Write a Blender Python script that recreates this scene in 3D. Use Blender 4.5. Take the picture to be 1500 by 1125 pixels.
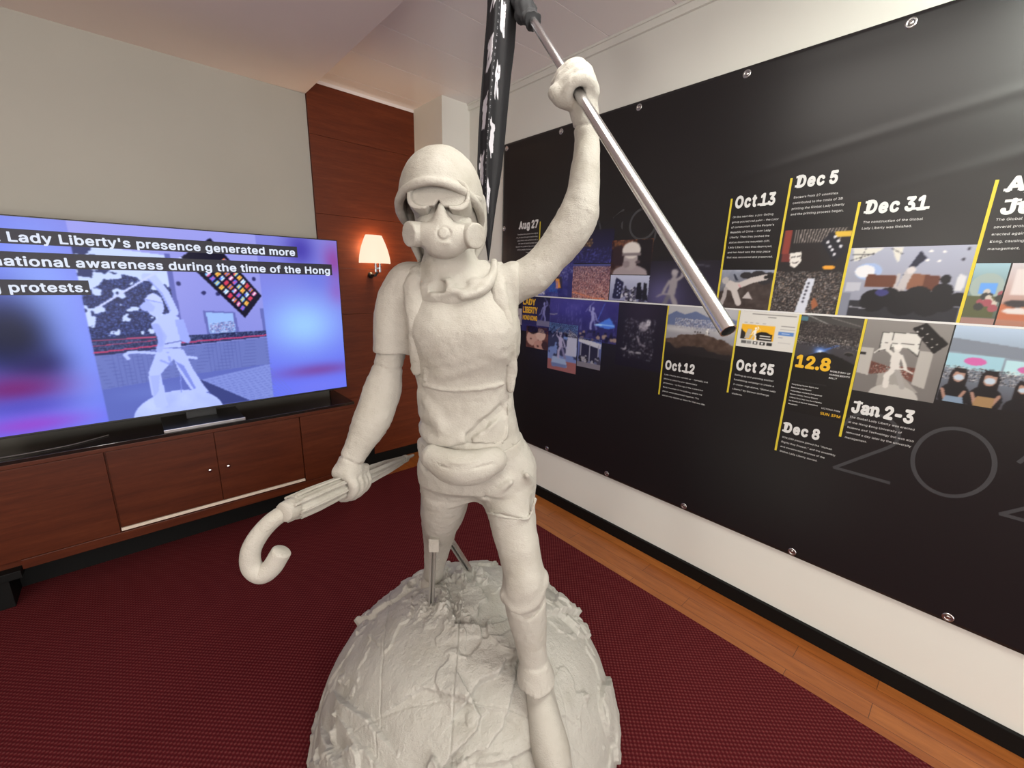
import bpy, bmesh, math, random
import numpy as np
from mathutils import Vector, Matrix

for o in list(bpy.data.objects):
    bpy.data.objects.remove(o)
SC = bpy.context.scene
COL = SC.collection
PI = math.pi

# ------------------------------------------------------------------ camera
cam_d = bpy.data.cameras.new('camera')
cam = bpy.data.objects.new('camera', cam_d)
COL.objects.link(cam)
cam_d.sensor_width = 36.0
cam_d.lens = 618.74 / 1500 * 36.0
cam_d.clip_start = 0.02
_r = Vector((0.744069, -0.667619, 0.025410))
_d = Vector((-0.142983, -0.196277, -0.970068))
_f = Vector((0.652623, 0.718164, -0.241502))
cam.matrix_world = Matrix(((_r.x, -_d.x, -_f.x, 0), (_r.y, -_d.y, -_f.y, 0), (_r.z, -_d.z, -_f.z, 1.6), (0, 0, 0, 1)))
SC.camera = cam

# ------------------------------------------------------------------ world, exposure, lights
wd = bpy.data.worlds.new('world')
SC.world = wd
wd.use_nodes = True
wd.node_tree.nodes['Background'].inputs[0].default_value = (0.9, 0.88, 0.85, 1)
wd.node_tree.nodes['Background'].inputs[1].default_value = 0.05
SC.view_settings.view_transform = 'Standard'
SC.view_settings.look = 'None'
SC.view_settings.gamma = 1
SC.view_settings.exposure = 0.80
SC.view_settings.use_curve_mapping = False


def area(name, loc, size, power, color, target=None, size_y=None):
    l = bpy.data.lights.new(name, 'AREA')
    l.energy = power
    l.color = color
    l.shape = 'RECTANGLE' if size_y else 'DISK'
    l.size = size
    if size_y:
        l.size_y = size_y
    o = bpy.data.objects.new(name, l)
    COL.objects.link(o)
    o.location = loc
    if target is not None:
        o.rotation_euler = (Vector(target) - Vector(loc)).to_track_quat('-Z', 'Y').to_euler()
    return o


WARM = (1.0, 0.95, 0.87)


def fill_point(loc, power, rad, color):  # bare point fill added out of view to lift ceiling and walls, no fixture
    l = bpy.data.lights.new('unseen_fill', 'POINT')
    l.energy = power
    l.color = color
    l.shadow_soft_size = rad
    o = bpy.data.objects.new('unseen_fill', l)
    COL.objects.link(o)
    o.location = loc


area('unseen_ceiling_lamp', (0.85, 0.45, 2.75), 0.45, 10, WARM, None, 1.2)
area('unseen_ceiling_lamp', (1.62, -0.10, 2.86), 0.14, 25, (0.94, 1.0, 0.89), (1.80, -0.10, 2.0), 2.1)  # wall washer added out of view to brighten the upper banner wall
area('unseen_ceiling_lamp', (-1.3, -0.4, 2.74), 0.6, 9, WARM)
fill_point((-0.5, -2.2, 1.95), 34, 0.20, WARM)
fill_point((-2.0, 0.4, 1.85), 30, 0.20, WARM)
area('rear_fill_panel', (-0.4, -5.95, 1.3), 4.4, 190, (1.0, 0.98, 0.95), (-0.4, 1.0, 2.3), 2.0)  # broad fill panel added behind the camera for even light, no window built

# ------------------------------------------------------------------ helpers
W = 2.15          # banner wall plane  (x)
D = 3.348         # television wall plane (y)
HC = 2.87         # ceiling
HS = 2.77         # lower ceiling on the left


def lin(c):
    c = np.asarray(c, float) / 255.0
    return np.where(c <= 0.04045, c / 12.92, ((c + 0.055) / 1.055) ** 2.4)


def link_mesh(name, me, mat, parent=None, loc=None):
    o = bpy.data.objects.new(name, me)
    COL.objects.link(o)
    if mat is not None:
        me.materials.append(mat)
    if parent is not None:
        o.parent = parent
    if loc is not None:
        o.location = loc
    return o


def mesh_np(name, V, F, smooth=True):
    """V (n,3); F list of (m,k) arrays or one array, all quads or tris"""
    me = bpy.data.meshes.new(name)
    V = np.asarray(V, np.float32)
    if isinstance(F, np.ndarray):
        F = [F]
    F = [np.asarray(f, np.int32) for f in F if len(f)]
    me.vertices.add(len(V))
    me.vertices.foreach_set('co', V.ravel())
    nl = sum(f.size for f in F)
    npz = sum(len(f) for f in F)
    me.loops.add(nl)
    me.polygons.add(npz)
    me.loops.foreach_set('vertex_index', np.concatenate([f.ravel() for f in F]))
    tot = np.concatenate([np.full(len(f), f.shape[1], np.int32) for f in F])
    st = np.concatenate([[0], np.cumsum(tot)[:-1]]).astype(np.int32)
    me.polygons.foreach_set('loop_start', st)
    me.polygons.foreach_set('loop_total', tot)
    me.polygons.foreach_set('use_smooth', np.full(npz, smooth))
    me.update(calc_edges=True)
    me.validate()
    return me


class MB:
    """collects boxes, tubes and lathes into one bmesh"""

    def __init__(s):
        s.bm = bmesh.new()

    def box(s, x0, x1, y0, y1, z0, z1, bev=0.0, rot=None, pivot=None):
        b = bmesh.new()
        bmesh.ops.create_cube(b, size=1)
        for v in b.verts:
            v.co = Vector(((v.co.x + .5) * (x1 - x0) + x0, (v.co.y + .5) * (y1 - y0) + y0, (v.co.z + .5) * (z1 - z0) + z0))
        if bev:
            bmesh.ops.bevel(b, geom=list(b.edges), offset=bev, segments=2, affect='EDGES', profile=0.6)
        if rot is not None:
            bmesh.ops.rotate(b, verts=list(b.verts), cent=pivot or (0, 0, 0), matrix=rot)
        s._take(b)
        return s

    def _take(s, b):
        me = bpy.data.meshes.new('t')
        b.to_mesh(me)
        b.free()
        s.bm.from_mesh(me)
        bpy.data.meshes.remove(me)

    def tube(s, pts, rad, n=16, cap=True, shape=None):
        pts = [Vector(p) for p in pts]
        if not hasattr(rad, '__len__'):
            rad = [rad] * len(pts)
        rings = []
        up = None
        for i, p in enumerate(pts):
            t = (pts[min(i + 1, len(pts) - 1)] - pts[max(i - 1, 0)]).normalized()
            if up is None:
                up = t.orthogonal().normalized()
            up = (up - t * up.dot(t)).normalized()
            sd = t.cross(up)
            ring = []
            for k in range(n):
                a = 2 * PI * k / n
                q = rad[i] * (shape(i, a) if shape else 1)
                ring.append(s.bm.verts.new(p + up * (q * math.cos(a)) + sd * (q * math.sin(a))))
            rings.append(ring)
        for a, b in zip(rings, rings[1:]):
            for k in range(n):
                s.bm.faces.new((a[k], a[(k + 1) % n], b[(k + 1) % n], b[k]))
        if cap:
            s.bm.faces.new(rings[0][::-1])
            s.bm.faces.new(rings[-1])
        return s

    def lathe(s, prof, axis_o, axis_d, n=24):
        """prof: list of (r, h) along the axis"""
        o = Vector(axis_o)
        d = Vector(axis_d).normalized()
        a1 = d.orthogonal().normalized()
        a2 = d.cross(a1)
        rings = []
        for r, h in prof:
            rings.append([s.bm.verts.new(o + d * h + (a1 * math.cos(2 * PI * k / n) + a2 * math.sin(2 * PI * k / n)) * max(r, 1e-5)) for k in range(n)])
        for a, b in zip(rings, rings[1:]):
            for k in range(n):
                s.bm.faces.new((a[k], a[(k + 1) % n], b[(k + 1) % n], b[k]))
        s.bm.faces.new(rings[0][::-1])
        s.bm.faces.new(rings[-1])
        return s

    def poly(s, pts, d):
        """prism: polygon pts extruded by vector d"""
        a = [s.bm.verts.new(Vector(p)) for p in pts]
        b = [s.bm.verts.new(Vector(p) + Vector(d)) for p in pts]
        n = len(a)
        s.bm.faces.new(a)
        s.bm.faces.new(b[::-1])
        for i in range(n):
            s.bm.faces.new((a[i], b[i], b[(i + 1) % n], a[(i + 1) % n]))
        return s

    def build(s, name, mat, parent=None, smooth=False, loc=None, origin=None):
        bmesh.ops.recalc_face_normals(s.bm, faces=list(s.bm.faces))
        if origin is not None:
            for v in s.bm.verts:
                v.co -= Vector(origin)
        me = bpy.data.meshes.new(name)
        s.bm.to_mesh(me)
        s.bm.free()
        if smooth:
            me.polygons.foreach_set('use_smooth', [True] * len(me.polygons))
            try:
                me.set_sharp_from_angle(angle=math.radians(40))
            except Exception:
                pass
        return link_mesh(name, me, mat, parent, loc)


def empty(name, loc, rz=0):
    o = bpy.data.objects.new(name, None)
    COL.objects.link(o)
    o.location = loc
    o.rotation_euler = (0, 0, rz)
    o.empty_display_size = 0.1
    return o


def tag(o, label=None, cat=None, group=None, kind=None):
    if label:
        o['label'] = label
    if cat:
        o['category'] = cat
    if group:
        o['group'] = group
    if kind:
        o['kind'] = kind
    return o


def struct(o, label=None):
    o['kind'] = 'structure'
    if label:
        o['label'] = label
    return o


# ------------------------------------------------------------------ materials
class Mat:
    def __init__(s, name, base=(0.5, 0.5, 0.5), rough=0.5, metal=0.0, spec=0.5, **kw):
        s.m = bpy.data.materials.new(name)
        s.m.use_nodes = True
        s.nt = s.m.node_tree
        s.b = s.nt.nodes['Principled BSDF']
        s.b.inputs['Base Color'].default_value = (*base, 1)
        s.b.inputs['Roughness'].default_value = rough
        s.b.inputs['Metallic'].default_value = metal
        s.b.inputs['Specular IOR Level'].default_value = spec
        for k, v in kw.items():
            s.b.inputs[k.replace('_', ' ')].default_value = v

    def n(s, t, **kw):
        nd = s.nt.nodes.new(t)
        for k, v in kw.items():
            if k.startswith('i_'):
                nd.inputs[k[2:].replace('_', ' ')].default_value = v
            else:
                setattr(nd, k, v)
        return nd

    def l(s, a, b):
        s.nt.links.new(a, b)

    def coord(s, scale=(1, 1, 1), out='Object', rot=(0, 0, 0)):
        c = s.n('ShaderNodeTexCoord')
        m = s.n('ShaderNodeMapping')
        m.inputs['Scale'].default_value = scale
        m.inputs['Rotation'].default_value = rot
        s.l(c.outputs[out], m.inputs[0])
        return m.outputs[0]

    def ramp(s, fac, stops):
        r = s.n('ShaderNodeValToRGB')
        el = r.color_ramp.elements
        while len(el) < len(stops):
            el.new(0.5)
        for e, (p, c) in zip(el, stops):
            e.position = p
            e.color = (*c, 1)
        s.l(fac, r.inputs[0])
        return r.outputs[0]

    def noise(s, vec, scale, detail=4, rough=0.55):
        nd = s.n('ShaderNodeTexNoise')
        nd.inputs['Scale'].default_value = scale
        nd.inputs['Detail'].default_value = detail
        nd.inputs['Roughness'].default_value = rough
        s.l(vec, nd.inputs['Vector'])
        return nd.outputs[0]

    def bump(s, h, strength=0.2, dist=0.01):
        b = s.n('ShaderNodeBump')
        b.inputs['Strength'].default_value = strength
        b.inputs['Distance'].default_value = dist
        s.l(h, b.inputs['Height'])
        s.l(b.outputs[0], s.b.inputs['Normal'])
        return s

    def base(s, c):
        s.l(c, s.b.inputs['Base Color'])
        return s


def wood(name, cols, along='x', rough=0.35, scale=1.0):
    m = Mat(name, rough=rough, spec=0.28)
    st = {'x': (1.2, 9, 14), 'y': (9, 1.2, 14), 'z': (14, 9, 1.2)}[along]
    v = m.coord(tuple(a * scale for a in st))
    n1 = m.noise(v, 2.2, 6, 0.62)
    n2 = m.noise(m.coord(tuple(a * scale * 4 for a in st)), 5, 3)
    mx = m.n('ShaderNodeMath', operation='MULTIPLY_ADD')
    m.l(n2, mx.inputs[0])
    mx.inputs[1].default_value = 0.35
    m.l(n1, mx.inputs[2])
    m.base(m.ramp(mx.outputs[0], [(0.38, cols[0]), (0.68, cols[1]), (0.95, cols[2])]))
    m.bump(mx.outputs[0], 0.04, 0.003)
    return m.m


def paint(name, base, rough=0.8, bump=0.08, sc=160):
    m = Mat(name, base, rough, spec=0.3)
    n = m.noise(m.coord(), sc, 3)
    m.bump(n, bump, 0.002)
    n2 = m.noise(m.coord(), 1.3, 3)
    a = np.array(base)
    m.base(m.ramp(n2, [(0.3, tuple(a * 0.96)), (0.7, tuple(a * 1.02))]))
    return m.m


M = {}
M['wall'] = paint('wall_paint', (0.76, 0.755, 0.705))
M['wall_beige'] = paint('beige_wall_paint', (0.46, 0.445, 0.40))
M['soffit'] = paint('soffit_paint', (0.82, 0.72, 0.68))
M['ceiling'] = Mat('ceiling_panel_lacquer', (0.88, 0.83, 0.82), 0.28, spec=0.5).m
M['panel_wood'] = wood('mahogany_panel', [(0.088, 0.016, 0.005), (0.130, 0.025, 0.007), (0.17, 0.037, 0.011)], 'x', 0.42)
M['cab_wood'] = wood('sideboard_wood', [(0.050, 0.0095, 0.0035), (0.080, 0.0165, 0.0055), (0.112, 0.027, 0.009)], 'x', 0.36)
M['black'] = Mat('black_base', (0.003, 0.003, 0.003), 0.6, spec=0.2).m
M['plastic'] = Mat('black_plastic', (0.012, 0.012, 0.013), 0.35).m
M['glass_top'] = Mat('black_glass', (0.012, 0.009, 0.008), 0.06, spec=0.6).m
M['chrome'] = Mat('chrome', (0.7, 0.7, 0.7), 0.15, 1.0).m
M['steel'] = Mat('satin_steel', (0.55, 0.55, 0.56), 0.28, 1.0).m
M['white_rail'] = Mat('pale_rail', (0.72, 0.62, 0.52), 0.4).m


def m_alu():
    m = Mat('brushed_aluminium', (0.72, 0.72, 0.73), 0.24, 1.0)
    n = m.noise(m.coord((300, 300, 4)), 1, 2)
    m.bump(n, 0.05, 0.001)
    return m.m


M['alu'] = m_alu()


def m_plaster(name, base, fine=0.42):
    m = Mat(name, base, 0.58, spec=0.4)
    n1 = m.noise(m.coord(), 38, 6, 0.62)
    n2 = m.noise(m.coord((1, 1, 2.2)), 190, 4, 0.65)
    ad = m.n('ShaderNodeMath', operation='MULTIPLY_ADD')
    m.l(n2, ad.inputs[0])
    ad.inputs[1].default_value = 0.45
    m.l(n1, ad.inputs[2])
    m.bump(ad.outputs[0], fine, 0.012)
    a = np.array(base)
    m.base(m.ramp(m.noise(m.coord(), 9, 5), [(0.3, tuple(a * (0.88, 0.87, 0.84))), (0.5, tuple(a)), (0.72, tuple(a * 1.05))]))
    return m.m


PL = (0.42, 0.40, 0.360)
M['plaster'] = m_plaster('white_plaster_paint', PL)
M['plaster_globe'] = m_plaster('globe_plaster_paint', (0.44, 0.427, 0.392), 0.6)


def m_carpet():
    m = Mat('red_woven_carpet', rough=0.95, spec=0.1)
    c = m.n('ShaderNodeTexCoord')
    sp = m.n('ShaderNodeSeparateXYZ')
    m.l(c.outputs['Object'], sp.inputs[0])

    def wave(o, f, ph=0.0):
        a = m.n('ShaderNodeMath', operation='MULTIPLY_ADD')
        m.l(o, a.inputs[0])
        a.inputs[1].default_value = f
        a.inputs[2].default_value = ph
        s = m.n('ShaderNodeMath', operation='SINE')
        m.l(a.outputs[0], s.inputs[0])
        return s.outputs[0]
    f = 2 * PI / 0.0195
    wx = wave(sp.outputs[0], f)
    wy = wave(sp.outputs[1], f)
    mul = m.n('ShaderNodeMath', operation='MULTIPLY')
    m.l(wx, mul.inputs[0])
    m.l(wy, mul.inputs[1])
    nz = m.noise(m.coord(), 260, 2)
    ad = m.n('ShaderNodeMath', operation='MULTIPLY_ADD')
    m.l(nz, ad.inputs[0])
    ad.inputs[1].default_value = 0.7
    m.l(mul.outputs[0], ad.inputs[2])
    big = m.noise(m.coord(), 2.2, 3)
    ad2 = m.n('ShaderNodeMath', operation='MULTIPLY_ADD')
    m.l(big, ad2.inputs[0])
    ad2.inputs[1].default_value = 0.25
    m.l(ad.outputs[0], ad2.inputs[2])
    m.base(m.ramp(ad2.outputs[0], [(0.0, (0.066, 0.0062, 0.0085)), (0.6, (0.090, 0.0090, 0.0120)), (0.9, (0.108, 0.0145, 0.0165)), (1.0, (0.130, 0.031, 0.032))]))
    m.bump(ad.outputs[0], 0.5, 0.002)
    return m.m


M['carpet'] = m_carpet()


def m_parquet():
    m = Mat('parquet', rough=0.3)
    c = m.n('ShaderNodeTexCoord')
    mp = m.n('ShaderNodeMapping')
    mp.inputs['Rotation'].default_value = (0, 0, PI / 2)
    m.l(c.outputs['Object'], mp.inputs[0])
    br = m.n('ShaderNodeTexBrick', offset=0.37)
    br.inputs['Scale'].default_value = 1.0
    br.inputs['Brick Width'].default_value = 0.75
    br.inputs['Row Height'].default_value = 0.09
    br.inputs['Mortar Size'].default_value = 0.0012
    br.inputs['Color1'].default_value = (0.30, 0.088, 0.018, 1)
    br.inputs['Color2'].default_value = (0.38, 0.128, 0.030, 1)
    br.inputs['Mortar'].default_value = (0.10, 0.03, 0.01, 1)
    m.l(mp.outputs[0], br.inputs[0])
    n = m.noise(m.coord((20, 2.2, 20)), 2.5, 6, 0.6)
    mx = m.n('ShaderNodeMix', data_type='RGBA', blend_type='MULTIPLY')
    mx.inputs[0].default_value = 0.8
    m.l(br.outputs[0], mx.inputs[6])
    m.l(m.ramp(n, [(0.3, (0.62, 0.55, 0.5)), (0.7, (1.1, 1.1, 1.1))]), mx.inputs[7])
    m.base(mx.outputs[2])
    return m.m


M['parquet'] = m_parquet()


def m_banner():
    m = Mat('banner_vinyl', (0.0095, 0.0085, 0.0098), 0.34, spec=0.55)
    return m.m


M['banner'] = m_banner()
M['white_print'] = Mat('white_print', (0.66, 0.66, 0.66), 0.45).m
M['grey_print'] = Mat('faint_grey_print', (0.045, 0.045, 0.050), 0.42).m
M['yellow_print'] = Mat('yellow_print', (0.62, 0.50, 0.035), 0.45).m
M['amber_print'] = Mat('amber_print', (0.72, 0.42, 0.02), 0.45).m


def m_attr(name, emit=0.0, rough=0.42):
    m = Mat(name, rough=rough)
    a = m.n('ShaderNodeVertexColor')
    a.layer_name = 'Col'
    if emit:
        m.b.inputs['Base Color'].default_value = (0, 0, 0, 1)
        m.l(a.outputs[0], m.b.inputs['Emission Color'])
        m.b.inputs['Emission Strength'].default_value = emit
        m.b.inputs['Roughness'].default_value = 0.25
        m.b.inputs['Specular IOR Level'].default_value = 0.10
    else:
        m.l(a.outputs[0], m.b.inputs['Base Color'])
    return m.m


M['print'] = m_attr('photo_print')
M['screen'] = m_attr('screen_picture', 0.66)
M['cloth'] = m_attr('flag_cloth_print', rough=0.75)


def emis(name, c, s):
    m = Mat(name, (0, 0, 0), 0.5)
    m.b.inputs['Emission Color'].default_value = (*c, 1)
    m.b.inputs['Emission Strength'].default_value = s
    return m.m


M['sub_text'] = emis('subtitle_white', (0.80, 0.86, 1.0), 0.55)
M['shade'] = emis('lit_glass_shade', (1.0, 0.80, 0.60), 0.62)
M['black_cloth'] = Mat('black_cloth', (0.022, 0.023, 0.026), 0.8).m


# ------------------------------------------------------------------ noise
def _hash(i, j, k, seed):
    h = (i * 374761393 + j * 668265263 + k * 2147483647 + seed * 1274126177).astype(np.int64)
    h = (h ^ (h >> 13)) * 1274126177
    h = h ^ (h >> 16)
    return (h & 0xFFFF).astype(np.float32) / 65535.0


def vnoise(x, y, z, seed=0):
    x = np.asarray(x, np.float64)
    y = np.asarray(y, np.float64)
    z = np.asarray(z, np.float64)
    xi, yi, zi = np.floor(x).astype(np.int64), np.floor(y).astype(np.int64), np.floor(z).astype(np.int64)
    fx, fy, fz = x - xi, y - yi, z - zi
    fx, fy, fz = [f * f * (3 - 2 * f) for f in (fx, fy, fz)]
    r = 0
    for a in (0, 1):
        for b in (0, 1):
            for c in (0, 1):
                w = (fx if a else 1 - fx) * (fy if b else 1 - fy) * (fz if c else 1 - fz)
                r = r + w * _hash(xi + a, yi + b, zi + c, seed)
    return r


def fbm(x, y, z, oct=4, seed=0):
    r, a, t = 0, 1.0, 0
    for o in range(oct):
        r = r + a * vnoise(x, y, z, seed + o)
        t += a
        a *= 0.5
        x, y, z = x * 2.03 + 5.1, y * 2.03 + 1.7, z * 2.03 + 9.2
    return r / t


# ------------------------------------------------------------------ implicit modelling (smooth unions, surface nets)
def catmull(P, n):
    P = np.asarray(P, float)
    Q = np.vstack([2 * P[0] - P[1], P, 2 * P[-1] - P[-2]])
    out = []
    for i in range(1, len(Q) - 2):
        for t in np.linspace(0, 1, n, endpoint=False):
            a, b, c, d = Q[i - 1:i + 3]
            out.append(0.5 * (2 * b + (c - a) * t + (2 * a - 5 * b + 4 * c - d) * t * t + (3 * b - a - 3 * c + d) * t ** 3))
    out.append(P[-1])
    return np.array(out)


class Field:
    def __init__(s, lo, hi, h=0.004):
        s.lo = np.array(lo, float)
        s.h = h
        s.n = np.ceil((np.array(hi) - s.lo) / h).astype(int) + 1
        s.ax = [s.lo[i] + h * np.arange(s.n[i]) for i in range(3)]
        s.d = np.full(s.n, 0.5, np.float32)

    def win(s, lo, hi):
        a = np.clip(np.floor((np.asarray(lo) - s.lo) / s.h).astype(int), 0, s.n)
        b = np.clip(np.ceil((np.asarray(hi) - s.lo) / s.h).astype(int) + 1, 0, s.n)
        return tuple(slice(p, q) for p, q in zip(a, b))

    def op(s, f, lo, hi, k=0.01, mode='u'):
        m = k + 3 * s.h
        w = s.win(np.asarray(lo) - m, np.asarray(hi) + m)
        X = s.ax[0][w[0]][:, None, None]
        Y = s.ax[1][w[1]][None, :, None]
        Z = s.ax[2][w[2]][None, None, :]
        if 0 in (X.size, Y.size, Z.size):
            return s
        b = np.broadcast_to(f(X, Y, Z), (X.size, Y.size, Z.size))
        a = s.d[w]
        if mode == 'u':
            hh = np.maximum(k - np.abs(a - b), 0) / k
            s.d[w] = np.minimum(a, b) - hh * hh * k * 0.25
        elif mode == 's':
            b = -b
            hh = np.maximum(k - np.abs(a - b), 0) / k
            s.d[w] = np.maximum(a, b) + hh * hh * k * 0.25
        else:
            s.d[w] = np.maximum(a, b)
        return s

    def tube(s, pts, rad, k=0.01, n=5, mode='u', scale=(1, 1, 1)):
        sc = np.asarray(scale, float)
        P = np.asarray(pts, float)
        if not hasattr(rad, '__len__'):
            rad = [rad] * len(P)
        A = np.hstack([P, np.asarray(rad, float)[:, None]])
        if len(A) > 2 and n > 1:
            A = catmull(A, n)

        def f(X, Y, Z):
            X, Y, Z = X * sc[0], Y * sc[1], Z * sc[2]
            out = None
            for a, b in zip(A, A[1:]):
                pa, pb = a[:3] * sc, b[:3] * sc
                ba = pb - pa
                L = max(ba @ ba, 1e-12)
                t = np.clip(((X - pa[0]) * ba[0] + (Y - pa[1]) * ba[1] + (Z - pa[2]) * ba[2]) / L, 0, 1)
                d = np.sqrt((X - pa[0] - t * ba[0]) ** 2 + (Y - pa[1] - t * ba[1]) ** 2 + (Z - pa[2] - t * ba[2]) ** 2) - (a[3] + t * (b[3] - a[3]))
                out = d if out is None else np.minimum(out, d)
            return out / max(sc)
        r = A[:, 3].max() * max(1 / sc.min(), 1)
        return s.op(f, A[:, :3].min(0) - r, A[:, :3].max(0) + r, k, mode)

    def ell(s, c, r, k=0.01, mode='u', R=None):
        c = np.asarray(c, float)
        r = np.asarray(r, float)
        Rm = np.eye(3) if R is None else np.asarray(R)

        def f(X, Y, Z):
            x, y, z = X - c[0], Y - c[1], Z - c[2]
            p = [Rm[i, 0] * x + Rm[i, 1] * y + Rm[i, 2] * z for i in range(3)]
            k0 = np.sqrt(sum((p[i] / r[i]) ** 2 for i in range(3)))
            k1 = np.sqrt(sum((p[i] / r[i] ** 2) ** 2 for i in range(3))) + 1e-9
            return k0 * (k0 - 1) / k1
        m = r.max() if R is not None else r
        return s.op(f, c - m, c + m, k, mode)

    def box(s, c, hf, rd=0.004, k=0.004, mode='u', R=None):
        c = np.asarray(c, float)
        hf = np.asarray(hf, float)
        Rm = np.eye(3) if R is None else np.asarray(R)

        def f(X, Y, Z):
            x, y, z = X - c[0], Y - c[1], Z - c[2]
            q = [np.abs(Rm[i, 0] * x + Rm[i, 1] * y + Rm[i, 2] * z) - (hf[i] - rd) for i in range(3)]
            o = np.sqrt(sum(np.maximum(a, 0) ** 2 for a in q))
            return o + np.minimum(np.maximum(np.maximum(q[0], q[1]), q[2]), 0) - rd
        m = np.linalg.norm(hf) if R is not None else hf
        return s.op(f, c - m, c + m, k, mode)

    def loft(s, rows, off=0.0, k=0.01, mode='u', p=2.2):
        """rows (z, u, v, ru, rv) sorted by z"""
        T = np.array(sorted(rows))

        def f(X, Y, Z):
            z = Z.ravel()
            cu, cv, ru, rv = [np.interp(z, T[:, 0], T[:, i])[None, None, :] for i in (1, 2, 3, 4)]
            ru = ru + off
            rv = rv + off
            q = (np.abs((X - cu) / ru) ** p + np.abs((Y - cv) / rv) ** p) ** (1 / p)
            d = (q - 1) * np.minimum(ru, rv)
            return np.maximum(d, np.maximum(Z - T[-1, 0] - off, T[0, 0] - off - Z))
        lo = [(T[:, 1] - T[:, 3]).min() - off, (T[:, 2] - T[:, 4]).min() - off, T[0, 0] - off]
        hi = [(T[:, 1] + T[:, 3]).max() + off, (T[:, 2] + T[:, 4]).max() + off, T[-1, 0] + off]
        return s.op(f, lo, hi, k, mode)

    def keep(s, f):
        X = s.ax[0][:, None, None]
        Y = s.ax[1][None, :, None]
        Z = s.ax[2][None, None, :]
        s.d = np.maximum(s.d, f(X, Y, Z)).astype(np.float32)
        return s

    def engrave(s, f, amt):
        """lower the surface where the weight f(X, Y, Z) is near one"""
        ii = np.nonzero(np.abs(s.d) < .02)
        s.d[ii] += (amt * f(*[s.ax[i][ii[i]] for i in range(3)])).astype(np.float32)
        return s

    def rough(s, amp, freq, oct=3, seed=0, band=0.02, sq=(1, 1, 1)):
        ii = np.nonzero(np.abs(s.d) < band)
        x, y, z = [s.ax[i][ii[i]] * freq * sq[i] for i in range(3)]
        s.d[ii] += (amp * (fbm(x, y, z, oct, seed) - 0.5) * 2).astype(np.float32)
        return s

    def arrays(s):
        d = s.d
        d[0, :, :] = d[-1, :, :] = np.maximum(d[0].max(), .1)
        d[:, 0, :] = d[:, -1, :] = .1
        d[:, :, 0] = d[:, :, -1] = .1
        ins = d < 0
        c = np.zeros(np.array(d.shape) - 1, np.int8)
        offs = [(i, j, k) for i in (0, 1) for j in (0, 1) for k in (0, 1)]
        nx, ny, nz = c.shape
        for i, j, k in offs:
            c += ins[i:nx + i, j:ny + j, k:nz + k]
        idx = np.argwhere((c > 0) & (c < 8))
        vid = np.full(c.shape, -1, np.int32)
        vid[tuple(idx.T)] = np.arange(len(idx))
        val = {o: d[idx[:, 0] + o[0], idx[:, 1] + o[1], idx[:, 2] + o[2]] for o in offs}
        acc = np.zeros((len(idx), 3))
        cnt = np.zeros(len(idx))
        for a in offs:
            for ax in range(3):
                if a[ax] == 0:
                    b = list(a)
                    b[ax] = 1
                    b = tuple(b)
                    va, vb = val[a], val[b]
                    m = (va < 0) != (vb < 0)
                    t = np.where(m, va / np.where(m, va - vb, 1), 0)
                    p = np.array(a, float)[None, :].repeat(len(idx), 0)
                    p[:, ax] += t
                    acc += p * m[:, None]
                    cnt += m
        V = (idx + acc / cnt[:, None]) * s.h + s.lo
        Fq = []
        for ax in range(3):
            u, w = (ax + 1) % 3, (ax + 2) % 3
            A = np.moveaxis(ins, (ax, u, w), (0, 1, 2))
            I = np.moveaxis(vid, (ax, u, w), (0, 1, 2))
            sg = A[:-1, 1:-1, 1:-1] != A[1:, 1:-1, 1:-1]
            e = np.argwhere(sg)
            i, j, k = e[:, 0], e[:, 1] + 1, e[:, 2] + 1
            q = np.stack([I[i, j - 1, k - 1], I[i, j, k - 1], I[i, j, k], I[i, j - 1, k]], 1)
            fl = ~A[i, j, k]
            q[fl] = q[fl][:, ::-1]
            Fq.append(q)
        return V, np.concatenate(Fq)

    def build(s, name, mat, parent=None, relax=1):
        V, F = s.arrays()
        for _ in range(relax):      # one light smoothing pass
            acc = np.zeros_like(V)
            cnt = np.zeros(len(V))
            for a in range(4):
                b = (a + 1) % 4
                np.add.at(acc, F[:, a], V[F[:, b]])
                np.add.at(acc, F[:, b], V[F[:, a]])
                np.add.at(cnt, F[:, a], 1)
                np.add.at(cnt, F[:, b], 1)
            V = V * 0.6 + 0.4 * acc / np.maximum(cnt, 1)[:, None]
        return link_mesh(name, mesh_np(name, V, F), mat, parent)


def rotm(axis, deg):
    return np.array(Matrix.Rotation(math.radians(deg), 3, axis))


# ------------------------------------------------------------------ text
import os
try:                                  # the interface font that ships with Blender
    FONT = bpy.data.fonts.load(os.path.join(bpy.utils.system_resource('DATAFILES', path='fonts'), 'Inter.woff2'))
except Exception:
    FONT = None
try:
    FONT_CJK = bpy.data.fonts.load(os.path.join(bpy.utils.system_resource('DATAFILES', path='fonts'), 'Noto Sans CJK Regular.woff2'))
except Exception:
    FONT_CJK = None


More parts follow.
